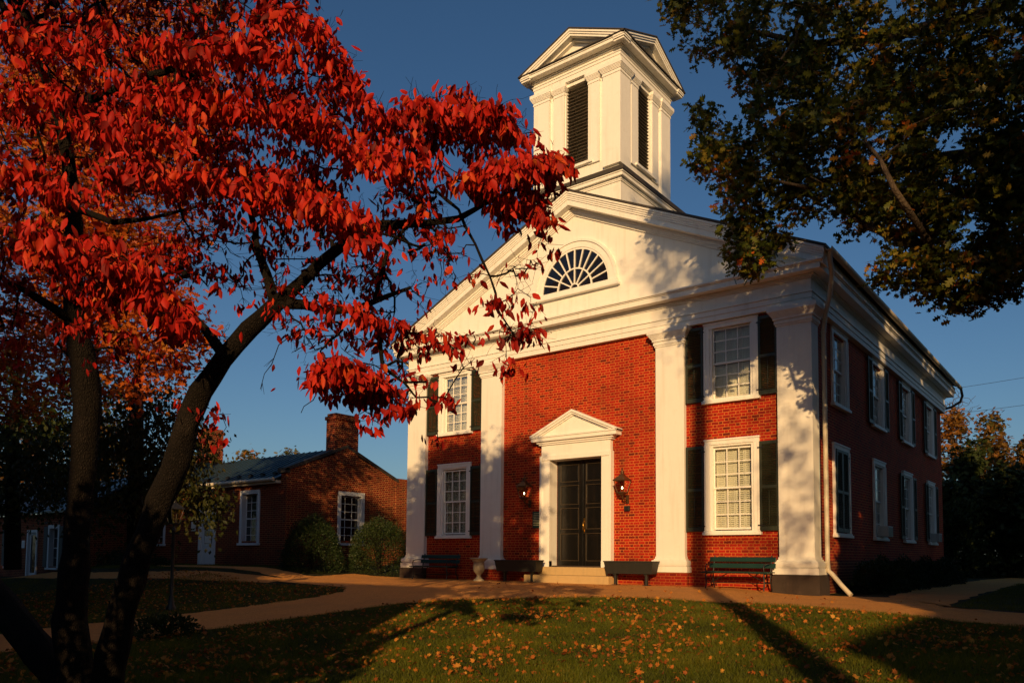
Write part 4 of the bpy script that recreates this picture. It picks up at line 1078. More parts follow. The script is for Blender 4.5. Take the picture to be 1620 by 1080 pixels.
# ------------------------------------------------ foreground dogwood
def pl(*pts): return [(*at(x, y, D), r*.9) for x, y, D, r in pts]
dw_tr = [
 pl((150, 1190, 6.0, .24), (140, 1120, 6.0, .20), (118, 1060, 6.0, .155), (110, 980, 6.0, .135), (118, 900, 6.02, .115), (126, 800, 6.05, .10), (133, 720, 6.05, .105), (138, 640, 6.05, .115), (134, 580, 6.05, .11), (118, 510, 6.05, .085), (116, 420, 6.0, .07), (117, 330, 6.0, .062), (108, 250, 6.0, .055), (92, 175, 5.95, .048), (69, 110, 5.9, .045), (42, 46, 5.9, .04), (15, -40, 5.9, .035)),
 pl((160, 1130, 6.0, .16), (172, 1060, 5.98, .13), (192, 970, 5.95, .115), (222, 870, 5.92, .105), (254, 790, 5.9, .105), (284, 720, 5.85, .105), (296, 668, 5.82, .10), (318, 620, 5.8, .085), (352, 570, 5.75, .075), (395, 522, 5.7, .068), (434, 485, 5.65, .062), (478, 447, 5.6, .048), (505, 418, 5.6, .042), (550, 382, 5.58, .038), (605, 356, 5.55, .034), (640, 352, 5.52, .03)),
 pl((140, 1120, 6.0, .17), (100, 1075, 6.05, .15), (50, 1015, 6.2, .14), (0, 950, 6.4, .13), (-60, 880, 6.6, .11), (-130, 790, 6.8, .09), (-200, 650, 7, .07)),
 pl((352, 562, 5.75, .05), (325, 520, 5.8, .036), (285, 480, 5.9, .028), (240, 440, 6.0, .02)),
 pl((434, 478, 5.65, .045), (420, 430, 5.7, .035), (405, 380, 5.8, .028), (395, 320, 5.9, .022)),
 pl((434, 480, 5.65, .045), (480, 482, 5.6, .036), (520, 492, 5.55, .032), (560, 487, 5.5, .028), (611, 469, 5.45, .02), (650, 455, 5.4, .014)),
 pl((560, 487, 5.5, .02), (592, 500, 5.45, .018), (600, 540, 5.4, .016), (606, 580, 5.35, .015), (638, 603, 5.3, .012), (675, 602, 5.3, .009)),
 pl((590, 475, 5.48, .018), (605, 430, 5.5, .018), (615, 390, 5.5, .016), (650, 350, 5.5, .014), (690, 310, 5.5, .010)),
 pl((117, 330, 6.0, .03), (180, 352, 5.9, .022), (260, 340, 5.8, .016), (340, 322, 5.7, .010)),
 pl((605, 356, 5.55, .034), (680, 351, 5.5, .030), (724, 346, 5.45, .026), (767, 324, 5.4, .018), (826, 297, 5.35, .011)),
 pl((690, 300, 5.5, .014), (724, 330, 5.45, .014), (750, 388, 5.4, .012), (777, 437, 5.35, .010), (788, 490, 5.3, .008), (812, 528, 5.3, .005)),
 pl((92, 175, 5.95, .04), (150, 155, 5.8, .03), (230, 120, 5.7, .025), (330, 90, 5.6, .02), (430, 60, 5.6, .014)),
 pl((118, 510, 6.05, .045), (60, 470, 5.8, .03), (0, 440, 5.6, .02)),
]
D0 = 5.6
# blobs: centre px, radii px, depth, depth radius, number of twig tips, leaves per tip
blobs = [
 (470, 60, 60, 60, 5.6, .5, 26, 12), (400, 40, 70, 60, 5.5, .5, 30, 12), (250, 30, 130, 50, 5.5, .7, 48, 12), (80, 40, 110, 60, 5.5, .8, 42, 11), 
 (120, 130, 120, 50, 5.4, .8, 40, 11), (330, 130, 110, 50, 5.4, .6, 46, 13), (470, 150, 80, 50, 5.5, .5, 40, 13), (530, 120, 30, 40, 5.6, .3, 10, 12),
 (560, 210, 60, 40, 5.4, .45, 32, 13), (430, 230, 90, 40, 5.3, .5, 40, 13), (250, 215, 110, 40, 5.4, .7, 38, 12), (80, 230, 100, 60, 5.6, .8, 30, 10),
 (650, 200, 55, 34, 5.35, .35, 30, 13), (720, 200, 55, 30, 5.3, .35, 30, 13), (785, 215, 40, 34, 5.3, .3, 20, 12), (840, 275, 45, 28, 5.2, .3, 24, 12), (890, 262, 18, 10, 5.2, .15, 5, 8), (770, 185, 40, 14, 5.3, .2, 6, 9),
 (760, 285, 40, 22, 5.3, .3, 14, 12), (850, 330, 34, 30, 5.2, .2, 13, 10), (790, 335, 30, 24, 5.2, .2, 9, 10), (640, 265, 60, 34, 5.4, .4, 22, 10),
 (470, 305, 90, 34, 5.1, .4, 44, 14), (350, 290, 110, 32, 5.1, .5, 46, 14), (220, 290, 60, 26, 5.2, .4, 22, 13), (540, 355, 60, 30, 5.2, .4, 24, 11),
 (130, 410, 90, 32, 5.1, .5, 34, 14), (200, 460, 90, 34, 4.9, .4, 36, 14), (70, 400, 60, 30, 5.2, .4, 18, 13), (270, 400, 60, 34, 5.4, .5, 20, 11), (30, 480, 60, 40, 5.6, .6, 18, 10),
 (450, 400, 80, 36, 5.7, .5, 22, 8), (570, 430, 60, 40, 5.7, .5, 18, 7), (640, 370, 60, 50, 5.7, .4, 16, 7), (350, 440, 60, 40, 5.8, .5, 14, 7),
 (520, 540, 45, 40, 5.5, .3, 12, 8), (470, 500, 50, 30, 5.4, .3, 8, 7), (560, 615, 50, 22, 5.1, .25, 18, 13), (610, 625, 35, 30, 5.1, .2, 14, 12), (520, 605, 30, 18, 5.2, .2, 8, 11),
 (660, 525, 40, 28, 5.5, .25, 14, 8), (720, 560, 40, 22, 5.4, .2, 8, 7), (600, 520, 40, 30, 5.6, .3, 9, 6), (690, 640, 40, 22, 5.3, .2, 7, 7), (655, 590, 24, 20, 5.3, .2, 5, 6),
 (815, 500, 34, 40, 5.2, .2, 14, 8), (840, 530, 26, 14, 5.2, .15, 7, 8), (760, 470, 34, 18, 5.2, .2, 5, 4), (800, 560, 20, 26, 5.2, .2, 5, 7), (850, 480, 14, 16, 5.2, .2, 3, 5),
 (310, 660, 22, 24, 5.7, .15, 6, 8), (350, 690, 18, 14, 5.6, .1, 3, 6), (290, 620, 30, 30, 5.9, .2, 4, 6), (230, 560, 60, 40, 6.2, .5, 10, 8), (60, 560, 60, 50, 6.0, .5, 12, 9), (140, 520, 40, 24, 5.4, .3, 10, 12),
 (700, 460, 50, 40, 5.6, .3, 5, 3), (480, 650, 14, 60, 5.3, .2, 3, 0), (400, 570, 50, 30, 5.5, .3, 4, 1), (680, 300, 40, 30, 5.6, .3, 6, 6),
]
SPR = [([(165, 262), (260, 268), (350, 280), (440, 300), (520, 325), (600, 372)], 16, 4.9, 70, 15), ([(30, 385), (100, 372), (160, 395), (230, 445), (295, 505)], 30, 4.75, 70, 15), ([(245, 78), (320, 72), (400, 70), (470, 100)], 14, 5.0, 36, 14),
       ([(400, 20), (450, 25), (505, 55), (540, 110), (580, 160), (605, 200)], 16, 5.3, 46, 13), ([(600, 205), (655, 165), (720, 172), (790, 185), (835, 225)], 16, 5.3, 50, 13), ([(715, 290), (790, 262), (850, 262), (905, 260)], 12, 5.1, 40, 12),
       ([(500, 605), (545, 580), (600, 605), (645, 640)], 14, 4.9, 30, 15), ([(770, 325), (830, 315), (872, 345)], 12, 5.15, 18, 11), ([(440, 165), (520, 205), (600, 245), (680, 235)], 22, 5.1, 46, 13), ([(200, 150), (320, 150), (430, 175)], 24, 5.2, 40, 12), ([(0, 60), (90, 75), (180, 60)], 26, 5.3, 26, 12),
       ([(120, 190), (230, 215), (330, 225)], 20, 5.1, 30, 13), ([(0, 270), (70, 290), (120, 320)], 22, 5.3, 24, 12), ([(480, 468), (540, 478), (600, 500)], 9, 5.2, 10, 9), ([(0, 170), (80, 150), (140, 165)], 24, 5.5, 20, 11), ([(590, 505), (650, 520), (720, 545)], 10, 5.3, 10, 8), ([(640, 320), (700, 340), (690, 400)], 14, 5.5, 8, 6)]
tg = []; lp = []; big = []
for (ln, th, D, n, L) in SPR:
    q = np.random.default_rng(ln[0][0]+n); ln = np.array(ln, float); seglen = np.r_[0, np.cumsum(np.hypot(*(ln[1:]-ln[:-1]).T))]
    for _ in range(n):
        u = q.uniform(0, seglen[-1]); x_ = np.interp(u, seglen, ln[:, 0])+q.normal(0, 8); y_ = np.interp(u, seglen, ln[:, 1])+q.normal(0, th*.55)
        tg.append(at(x_, y_, D+q.normal(0, .14))); lp.append(L); big.append(1)
blobs = [(x, y, rx, ry, D+(.55 if (x < 620 and y < 440) else .1), rd, (n*.62 if (x < 620 and y < 440) else n*.7), L) for (x, y, rx, ry, D, rd, n, L) in blobs]
blobs += [(640, 330, 60, 40, 5.6, .3, 34, .8), (350, 400, 90, 50, 5.9, .4, 40, 1.5), (560, 440, 80, 50, 5.7, .4, 44, 2), (690, 400, 50, 50, 5.5, .3, 24, 2), (450, 480, 60, 40, 5.6, .3, 18, 2), (320, 20, 60, 40, 5.4, .3, 20, 2), (330, 560, 60, 40, 5.9, .3, 12, .6), (600, 560, 60, 50, 5.5, .3, 16, 3), (420, 330, 80, 30, 5.8, .3, 20, 3), (830, 430, 30, 60, 5.3, .2, 12, 1.2), (500, 560, 50, 40, 5.5, .3, 10, .8)]
for (x, y, rx, ry, D, rd, n, L) in blobs:
    c = at(x, y, D); q = np.random.default_rng(int(x*7+y))
    for _ in range(int(n*(1.35 if (x < 600 and y < 420) else 1.15))):
        u = q.normal(0, 1, 3); u /= np.linalg.norm(u); u *= q.uniform(.15, 1)**.5
        q3 = c+r2n*u[0]*rx*1.08*D/F+np.array([0, 0, 1])*u[1]*ry*1.08*D/F+fwn*u[2]*rd
        lay = .21; ph = .10*math.sin(q3[0]*2.3)+.08*math.sin(q3[1]*3.1)
        q3[2] = (round((q3[2]-ph)/lay))*lay+ph+q.normal(0, .045)
        tg.append(q3); lp.append(L*1.2); big.append(0)
# crown continues above and left of the picture
for c, r, n in ((at(150, -150, 5.7), (1.6, 1.3, .7), 60), (at(350, -170, 5.5), (1.1, 1.0, .6), 40), (at(-150, 200, 6.2), (.9, 1.2, 1.4), 50), ((-8.6, 4.0, 6.9), (2.6, 1.3, 1.5), 210), ((-8.0, 4.0, 8.6), (1.9, 1.2, 1.2), 120)):
    for q in ell(c, r, n): tg.append(q); lp.append(11); big.append(0)
tg = np.array(tg); lp = np.array(lp)
DW = thing('dogwood_tree', 'large foreground dogwood with red autumn leaves and several dark trunks', 'tree', (0, 0, 0))
mb, tr, NA, tips = grow(dw_tr, tg, None, BARK, tip_r=.0028, seg=.11, kink=.13, exp=2.5, rmax=.03, sag=.05)
# roughen the trunks
tv = np.array([tuple(p) for p in tr.v]); 
ph = tv @ np.array([[9., 23, 31], [7, -29, 17], [3.5, 5, -6]]).T
tv = tv+(.006*np.sin(ph)+.004*np.sin(2.3*ph[:, [1, 2, 0]]+1)); tr.v = [tuple(q) for q in tv]
fast_obj('trunk', tr, BARK, DW); 
d0 = np.argsort(np.min(np.linalg.norm(tg[:, None, :]-np.array([q[:3] for ln in dw_tr for q in ln])[None], axis=2), axis=1))
P = []; Dr = []; Sz = []; Bg = []
# tips are returned in the order of growth; map leaves per tip through nearest target
tipP = np.array([NA[j] for j, _ in tips]); 
for (j, dv) in tips:
    k = int(np.argmin(np.linalg.norm(tg-NA[j], axis=1))); L = lp[k]
    # side twigs
    nn = int(L*RNG.uniform(.6, 1.35)+.5)
    bg_ = big[k]
    for _ in range(nn):
        o = np.array([RNG.normal(0, .05), RNG.normal(0, .05), RNG.normal(-.0, .022)]); p0 = NA[j]+o
        tw = .33 if RNG.random() < .75 else .9; d = np.array([RNG.normal(0, tw), RNG.normal(0, tw), -1.0+RNG.normal(0, .3)]); P.append(p0); Dr.append(d); Sz.append((RNG.uniform(.062, .095)+.02*RNG.random()**2) if bg_ else (RNG.uniform(.036, .068)+.04*RNG.random()**2)); Bg.append(bg_)
    if nn:
        for _ in range(3):
            q = NA[j]+np.array([RNG.normal(0, .06), RNG.normal(0, .06), RNG.normal(0, .02)]); mb.tube([NA[j]-dv*.05, q], [.0022, .0012], 3)
    # some bare twigs
    if RNG.random() < .5:
        q = NA[j]; d = RNG.normal(0, .5, 3)+dv
        for kk in range(RNG.integers(2, 6)):
            q2 = q+d/np.linalg.norm(d)*.035+RNG.normal(0, .014, 3); mb.tube([q, q2], [.0015, .0011], 3); q = q2
            if RNG.random() < .4:
                q3 = q+RNG.normal(0, .03, 3); mb.tube([q, q3], [.0012, .0009], 3)
fast_obj('branches', mb, BARK, DW)
P = np.array(P); Dr = np.array(Dr); Sz = np.array(Sz)
rn = np.clip(RNG.normal(.33, .24, len(P))+.19*np.array(Bg), 0, 1)  # outer sprays coloured brighter as if lit, inner leaves darker as if shaded
leaves('foliage', P, Dr, Sz, DOG_T, DOG_F, RED, DW, rnd=rn)
print('dogwood leaves', len(P))

# ------------------------------------------------ generic tree
def tree(name, label, cat, base, trunk_pts, blobs, leaf, lsz, mat, bark, lpt, spread, tmpl=QT, faces=QF, droop=0., group=None, tip_r=.006, rmax=.2, seg=.5, updn=.3, kink=.15, lmean=None):
    T = thing(name, label, cat, (0, 0, 0), group)
    tg = np.vstack([ell(c, r, n, .3) for c, r, n in blobs])
    mb, tr, NA, tips = grow(trunk_pts, tg, None, bark, tip_r=tip_r, seg=seg, kink=kink, rmax=rmax)
    fast_obj('trunk', tr, bark, T); fast_obj('branches', mb, bark, T)
    tp_ = np.array([NA[j] for j, _ in tips]); n = len(tp_)
    k = RNG.poisson(lpt, n); P = np.repeat(tp_, k, axis=0)
    P = P+RNG.normal(0, 1, P.shape)*np.array(spread)
    if droop: P[:, 2] -= RNG.exponential(droop, len(P))
    D = RNG.normal(0, 1, P.shape); D[:, 2] = D[:, 2]*.5-updn
    base_r = np.repeat(RNG.uniform(0, 1, n), k) if lmean is None else np.repeat(np.clip(RNG.normal(lmean, .28, n), 0, 1), k)
    rn = np.clip(base_r*.6+RNG.uniform(0, .4, len(P)), 0, 1)
    leaves('foliage', P, D, RNG.uniform(lsz[0], lsz[1], len(P)), tmpl, faces, mat, T, rnd=rn)
    print(name, len(P)); return T
# ------------------------------------------------ oak hanging in from the upper right
ob = []
def OB(x, y, rx, ry, D, rd, n): ob.append((at(x, y, D), (rx*D/F*.92, rd, ry*D/F), int(n*1.25)))
OM = 1.25
for b in ((1130, 30, 75, 50, 15.5, 1.2, 44), (1190, 100, 45, 30, 15.5, .8, 20), (1080, 10, 35, 20, 15.5, .6, 8), (1250, 60, 90, 70, 15, 1.5, 70), (1350, 90, 100, 90, 14.5, 2, 90), (1450, 60, 110, 90, 14, 2, 90), (1560, 60, 100, 100, 13.5, 2, 90),
          (1240, 190, 60, 55, 15, 1.2, 44), (1130, 205, 36, 24, 15.5, .7, 14), (1150, 260, 50, 34, 15.5, .8, 28), (1210, 270, 70, 50, 15.2, 1.2, 50), (1300, 250, 80, 70, 14.8, 1.6, 70), (1400, 230, 90, 90, 14.2, 2, 85), (1510, 220, 100, 100, 13.6, 2, 95), (1610, 220, 70, 110, 13, 2, 70),
          (1170, 340, 34, 34, 15.6, .7, 26), (1185, 400, 34, 34, 15.7, .6, 30), (1220, 370, 24, 20, 15.6, .5, 9), (1250, 330, 34, 20, 15.3, .6, 9), (1370, 330, 50, 34, 14.5, 1, 26), (1440, 340, 60, 50, 14, 1.2, 44), (1530, 340, 80, 60, 13.6, 1.5, 60), (1610, 340, 50, 80, 13, 1.5, 46),
          (1440, 430, 50, 26, 14, .9, 26), (1520, 440, 70, 34, 13.7, 1, 44), (1540, 470, 40, 16, 13.7, .8, 14), (1600, 420, 40, 50, 13.3, 1, 26), (1320, 310, 40, 24, 14.7, .8, 12)): OB(*b)
# rest of the crown, out of the picture: shades the side wall and the right of the lawn
ob += [((3.7, 6.2, 10.6), (1.7, 1.8, 3.2), 130), ((3.5, 12, 9.5), (4.5, 5, 3.6), 260), ((7, 9, 9.5), (5, 5, 4.5), 260), ((2, 13.5, 13.5), (5, 4, 3.2), 190), ((9, 12, 14), (6, 6, 4), 240), ((12, 6, 10), (4, 5, 5), 160)]
oak_tr = [[(6.5, 11.5, -.6, .55), (6.4, 11.6, 1, .46), (6.2, 11.8, 3.5, .42), (6.0, 12, 6, .38), (6.0, 12.1, 9, .30), (6.2, 12, 12, .22), (6.3, 12, 15, .12)],
          [(6.1, 11.9, 4.6, .24), (3.5, 12.3, 5.9, .19), (1.0, 12.4, 6.6, .16), (*at(1600, 420, 13.2), .13), (*at(1500, 405, 13.6), .10), (*at(1400, 370, 14), .07), (*at(1330, 330, 14.5), .045)],
          [(6.0, 12, 6.2, .22), (3.0, 12.6, 8.0, .18), (*at(1620, 240, 13.3), .15), (*at(1500, 250, 14), .12), (*at(1380, 270, 14.4), .09), (*at(1290, 290, 15), .06), (*at(1210, 340, 15.5), .035), (*at(1190, 390, 15.7), .02)],
          [(6.1, 12.1, 8.5, .2), (2.8, 13, 10.5, .15), (*at(1560, 20, 14), .12), (*at(1400, 60, 14.6), .09), (*at(1280, 70, 15), .06), (*at(1150, 40, 15.5), .03)],
          [(*at(1480, 400, 13.6), .06), (*at(1445, 345, 12.9), .055), (*at(1415, 300, 12.6), .05), (*at(1392, 252, 12.8), .035), (*at(1350, 200, 13.4), .02)],
          [(*at(1300, 285, 14.9), .05), (*at(1275, 296, 14.3), .035), (*at(1245, 290, 14.2), .025), (*at(1210, 280, 14.5), .012)],
          [(*at(1280, 75, 14.9), .05), (*at(1260, 60, 14.0), .03), (*at(1235, 95, 14.0), .02)],
          [(6.1, 12.1, 9.5, .2), (8.5, 11, 11.5, .14), (10.5, 10, 12.5, .08)]]
tree('oak_tree', 'dark oak with bronze-green leaves overhanging the upper right of the view', 'tree', None, oak_tr, ob, None, (.11, .19), OAKL, BARK2, 18, (.125, .125, .09), OAK_T, OAK_F, tip_r=.005, rmax=.12, seg=.3, kink=.22, lmean=.42)
# ------------------------------------------------ tree behind the camera: throws the trunk shadow across lawn and facade
a_tr = [[(5.9, -5.3, -.7, .30), (5.9, -5.3, 3, .26), (5.9, -5.3, 8, .23), (6.0, -5.3, 13, .19), (6.3, -5.4, 17, .12), (6.6, -5.4, 21, .06)]]
tree('shade_tree', 'tall tree standing behind the viewpoint', 'tree', None, a_tr, [((8.2, -5.4, 15.8), (3.2, 3, 2.4), 150), ((8.6, -5.2, 19.5), (3.2, 3, 2.6), 130), ((6.0, -5.4, 19.5), (1.6, 2, 2.6), 60), ((9.6, -5.0, 13.2), (2.4, 2, 1.2), 36), ((9.2, -5.0, 9.8), (1.9, 1.5, 2.8), 44), ((6.1, -5.3, 16.6), (1.8, 1.5, 2.0), 100), ((8.0, -5.2, 14.2), (2.2, 1.4, 1.2), 22)], None, (.13, .22), AUT, BARK2, 24, (.3, .3, .24), OAK_T, OAK_F, tip_r=.008, seg=.5)
c_tr = [[(-4.6, -1.6, -.7, .16), (-4.7, -1.5, 2, .14), (-5.2, -1.3, 5, .11), (-5.5, -1.1, 8.5, .06)]]  # unseen tree added to shade the left bays of the facade
tree('added_small_tree', 'added slender tree left of the viewpoint, unseen, shading the left facade', 'tree', None, c_tr, [((-5.9, -1.2, 8.3), (2.4, 1.2, 2.4), 190), ((-6.0, -1.2, 6.9), (2.5, 1.2, 1.5), 90), ((-5.6, -1.2, 8.4), (1.5, 1.0, 2.4), 120), ((-3.1, -1.1, 8.3), (.9, 1.0, 2.4), 135)], None, (.19, .30), AUT, BARK2, 22, (.2, .2, .18), OAK_T, OAK_F, tip_r=.005, seg=.4)
# unseen houses added behind the camera to cast long shadows over the lawn
def shade_house(x0, x1, y0, y1, h, lab):
    t = thing('brick_house', lab, 'building', ((x0+x1)/2, (y0+y1)/2, -.6))
    m = MB().box(x0, x1, y0, y1, -.6, h-.35); obj('wall', m, BRICK2, t)
    m = MB().box(x0-.02, x1+.02, y0-.15, y1+.15, h-.349, h); obj('roof', m, ROOFD, t)
    m = MB()
    for k in range(int((x1-x0)/3)): m.box(x0+1+k*3, x0+2.2+k*3, y1, y1+.03, .8, 2.8)
    obj('window', m, RG, t)
shade_house(-26, 1.25, -16, -10, 7.2, 'added brick house, unseen behind and left of the viewpoint, shading the lawn')
shade_house(13.3, 30, -16, -10, 7.6, 'added brick house, unseen behind and right of the viewpoint, shading the lawn')
# distant unseen wood added behind the viewpoint to block the bright low sky
nw = 26000; wx = RNG.uniform(-110, 95, nw); wh = 11.5+1.2*np.sin(wx*.13)+.9*np.sin(wx*.37+2); wz = wh*RNG.uniform(0, 1, nw)**.8-.6
P = np.stack([wx, -46-.004*wx**2*0+RNG.normal(0, 2.2, nw), wz], 1)
o = leaves('added_woods', P, RNG.normal(0, 1, (nw, 3)), RNG.uniform(.8, 1.5, nw), QT, QF, HED, None); o['kind'] = 'stuff'; o['label'] = 'added dark wood, unseen behind the viewpoint, blocking the low sky'; o['category'] = 'wood'
# ------------------------------------------------ background trees on the left
mp_tr = [[(-23, 3.6, -.6, .35), (-22.9, 3.7, 2, .28), (-22.6, 4, 5, .2), (-22.3, 4.3, 8, .1)]]
mb_ = [(at(60, 260, 19), (2.2, 2.0, 2.4), 210), (at(200, 300, 18), (1.9, 1.8, 2.0), 210), (at(90, 480, 19), (2.1, 2.0, 1.7), 170), (at(250, 520, 17.5), (1.1, 1.0, 1.1), 90), (at(150, 420, 18), (1.6, 1.5, 1.4), 110), (at(200, 590, 18), (1.4, 1.2, .8), 40), (at(30, 120, 19), (2, 2, 2), 150), (at(170, 120, 18), (2, 2, 1.8), 150), (at(280, 200, 18), (1.3, 1.4, 1.6), 110), (at(260, 40, 18.5), (1.6, 1.4, 1.4), 90), (at(20, 600, 19), (1.4, 1.4, 1.1), 70)]
tree('maple_tree', 'orange maple glowing behind the dogwood trunks', 'tree', None, mp_tr, mb_, None, (.10, .17), ORG, BARK, 28, (.28, .28, .18), OAK_T, OAK_F, tip_r=.005, seg=.4, lmean=.35)
# drooping evergreen behind
wt = [[(*at(215, 905, 22), .25), (*at(215, 700, 22), .2), (*at(220, 560, 22), .1)]]
wb = [(at(210, 640, 21.5), (1.8, 1.4, .9), 50), (at(270, 690, 21), (1.5, 1.2, 1.0), 60), (at(190, 740, 21.5), (1.9, 1.3, 1.2), 70), (at(285, 755, 20), (.6, .6, .7), 30), (at(335, 785, 20.5), (.45, .5, .3), 16), (at(100, 720, 23), (1.6, 1.3, 1.4), 60)]
tree('weeping_tree', 'weeping dark green tree hanging over the low brick house', 'tree', None, wt, wb, None, (.10, .18), WIL, BARK, 34, (.16, .16, .12), DT, [(0, 1, 2), (0, 2, 3)], droop=.32, tip_r=.005, seg=.4, updn=1.6)
dk = [[(*at(20, 900, 30), .3), (*at(20, 700, 30), .22), (*at(30, 580, 30), .1)]]
tree('evergreen_tree', 'dark evergreen at the far left edge beside the cottage', 'tree', None, dk, [(at(-10, 640, 29), (3, 2.5, 2.2), 100), (at(60, 700, 30), (2.5, 2, 1.6), 90), (at(10, 760, 30), (2.6, 2, 1.2), 80), (at(130, 640, 30), (2.0, 2, 1.8), 70)], None, (.16, .28), GRN, BARK, 22, (.32, .32, .26), DT, [(0, 1, 2), (0, 2, 3)], tip_r=.008, seg=.5, droop=.2, updn=1)
def far_tree(name, label, x, y, z0, h, rx, mat, n, lsz, grp, lm=.5, sc=1):
    bl = [((x, y, z0+h*.62), (rx, rx, h*.36), n), ((x+rx*.5, y, z0+h*.5), (rx*.6, rx*.6, h*.25), n//2), ((x-rx*.55, y+.3, z0+h*.48), (rx*.6, rx*.6, h*.25), n//2), ((x+.2*rx, y, z0+h*.85), (rx*.45, rx*.45, h*.16), n//4)]
    return tree(name, label, 'tree', None, [[(x, y, z0-.3, h*.025+.05), (x, y, z0+h*.4, h*.018+.03), (x+.1, y, z0+h*.8, .05)]], bl, None, lsz, mat, BARK2, 20, (rx*.11+.1, rx*.11+.1, rx*.09+.08), OAK_T if sc else DT, OAK_F if sc else [(0, 1, 2), (0, 2, 3)], tip_r=.012, seg=.8, group=grp, lmean=lm)
g = 'trees beyond the low brick house and cottage'
def ft(px, top, D, wpx, label, mat, n=60, name='autumn_tree', lm=.5, grp=None, base=None, lsz=(.22, .4)):
    p_ = at(px, top, D); h = p_[2]-(-.3 if base is None else base)
    return far_tree(name, label, p_[0], p_[1], (-.3 if base is None else base), h, wpx*D/F, mat, n, lsz, grp, lm)
ft(395, 706, 62, 42, 'olive treetop showing above the metal roof near its left chimney', AUT, 80, 'autumn_tree', .3, g)
ft(455, 711, 66, 40, 'lower olive treetop above the metal roof, right of the rounder one', AUT, 70, 'autumn_tree', .3, g)
ft(320, 718, 58, 40, 'olive tree behind the left chimney of the low brick house', AUT, 70, 'autumn_tree', .3, g)
ft(50, 640, 58, 70, 'yellow-olive tree rising behind the cottage at the far left', AUT, 110, 'autumn_tree', .55, g)
ft(165, 650, 60, 60, 'yellow-olive tree behind the cottage, seen between the dogwood trunks', AUT, 100, 'autumn_tree', .55, g)
ft(-60, 600, 55, 60, 'tall olive tree at the far left edge of the view', AUT, 100, 'autumn_tree', .45, g)
g2 = 'trees behind the courthouse on the right'
ft(1503, 640, 52, 26, 'orange-topped tree touching the rear corner of the courthouse', AUT, 70, 'autumn_tree', .8, g2, 0)
ft(1560, 652, 50, 34, 'broad orange-topped tree right of the courthouse rear corner', AUT, 90, 'autumn_tree', .75, g2, 0)
ft(1622, 690, 46, 34, 'bronze-green tree at the right edge of the view', AUT, 80, 'autumn_tree', .6, g2, 0)
ft(1530, 700, 43, 30, 'dark green tree in front of the orange treetops', GRN, 90, 'green_tree', .4, g2, 0)
ft(1590, 735, 40, 34, 'dark green tree at right above the side path', GRN, 90, 'green_tree', .4, g2, 0)
ft(1500, 760, 41, 20, 'small dark green tree hugging the rear corner of the courthouse', GRN, 70, 'green_tree', .3, g2, 0)
ft(1640, 770, 38, 30, 'low dark green tree at the right frame edge', GRN, 70, 'green_tree', .3, g2, 0)
# bare tree
p_ = at(1505, 615, 56)
T = thing('bare_tree', 'leafless twiggy tree above the rear corner of the courthouse', 'tree', (0, 0, 0))
mb, tr, NA, tips = grow([[(p_[0], p_[1], 0, .2), (p_[0], p_[1], p_[2]-4, .12), (p_[0]+.1, p_[1], p_[2]-1.5, .05)]], ell((p_[0]+.2, p_[1], p_[2]-1.6), (1.6, 1.4, 1.7), 160), None, BARK2, tip_r=.012, seg=.3, kink=.12, rmax=.06)
fast_obj('trunk', tr, BARK2, T); fast_obj('branches', mb, BARK2, T)
# ------------------------------------------------ shrubs, hedges
def shrub(name, label, c, r, n, lsz, mat=HED, grp=None, lm=.4, flat=1):
    T = thing(name, label, 'shrub' if name != 'hedge' else 'hedge', (c[0], c[1], c[2]), grp)
    u = RNG.normal(0, 1, (n, 3)); u /= np.linalg.norm(u, axis=1, keepdims=True); u[:, 2] = np.abs(u[:, 2])*np.where(RNG.random(n) < .85, 1, -.3)
    bump_ = 1+.10*np.sin(u[:, 0]*7+c[0])+.09*np.sin(u[:, 1]*8+1)+.07*np.sin(u[:, 2]*11)
    rr = (RNG.uniform(.62, 1.02, n)**.5*(1+(bump_-1)*(.35 if name == 'garden_shrub' else 1)))[:, None]
    stray = RNG.random(n) < .05; rr[stray] *= 1.09
    uu = np.sign(u)*np.abs(u)**flat
    P = uu*rr*np.array(r); D = u+RNG.normal(0, .6, u.shape); D[:, 2] += .3
    o = leaves('foliage', P, D, RNG.uniform(lsz[0], lsz[1], n), DT, [(0, 1, 2), (0, 2, 3)], mat, T, rnd=np.clip(RNG.normal(lm, .25, n), 0, 1))
    m = MB()
    for _ in range(14):
        a = RNG.uniform(0, 6.28); q = RNG.uniform(.2, .7); m.tube([(0, 0, -.05), (q*.3*r[0]*math.cos(a), q*.3*r[1]*math.sin(a), r[2]*.4), (q*r[0]*math.cos(a), q*r[1]*math.sin(a), r[2]*.8)], [.03, .02, .008], 5)
    fast_obj('stems', m, BARK, T)
    return T
def evergreen(label, c, r, n=15000, lsz=(.38, .62)):  # unseen hollies added to shade the side wall and the left houses
    T = shrub('shade_holly', label, c, r, n, lsz, HED, 'added shade hollies outside the view'); T['category'] = 'tree'
    T.location = (c[0], c[1], c[2])
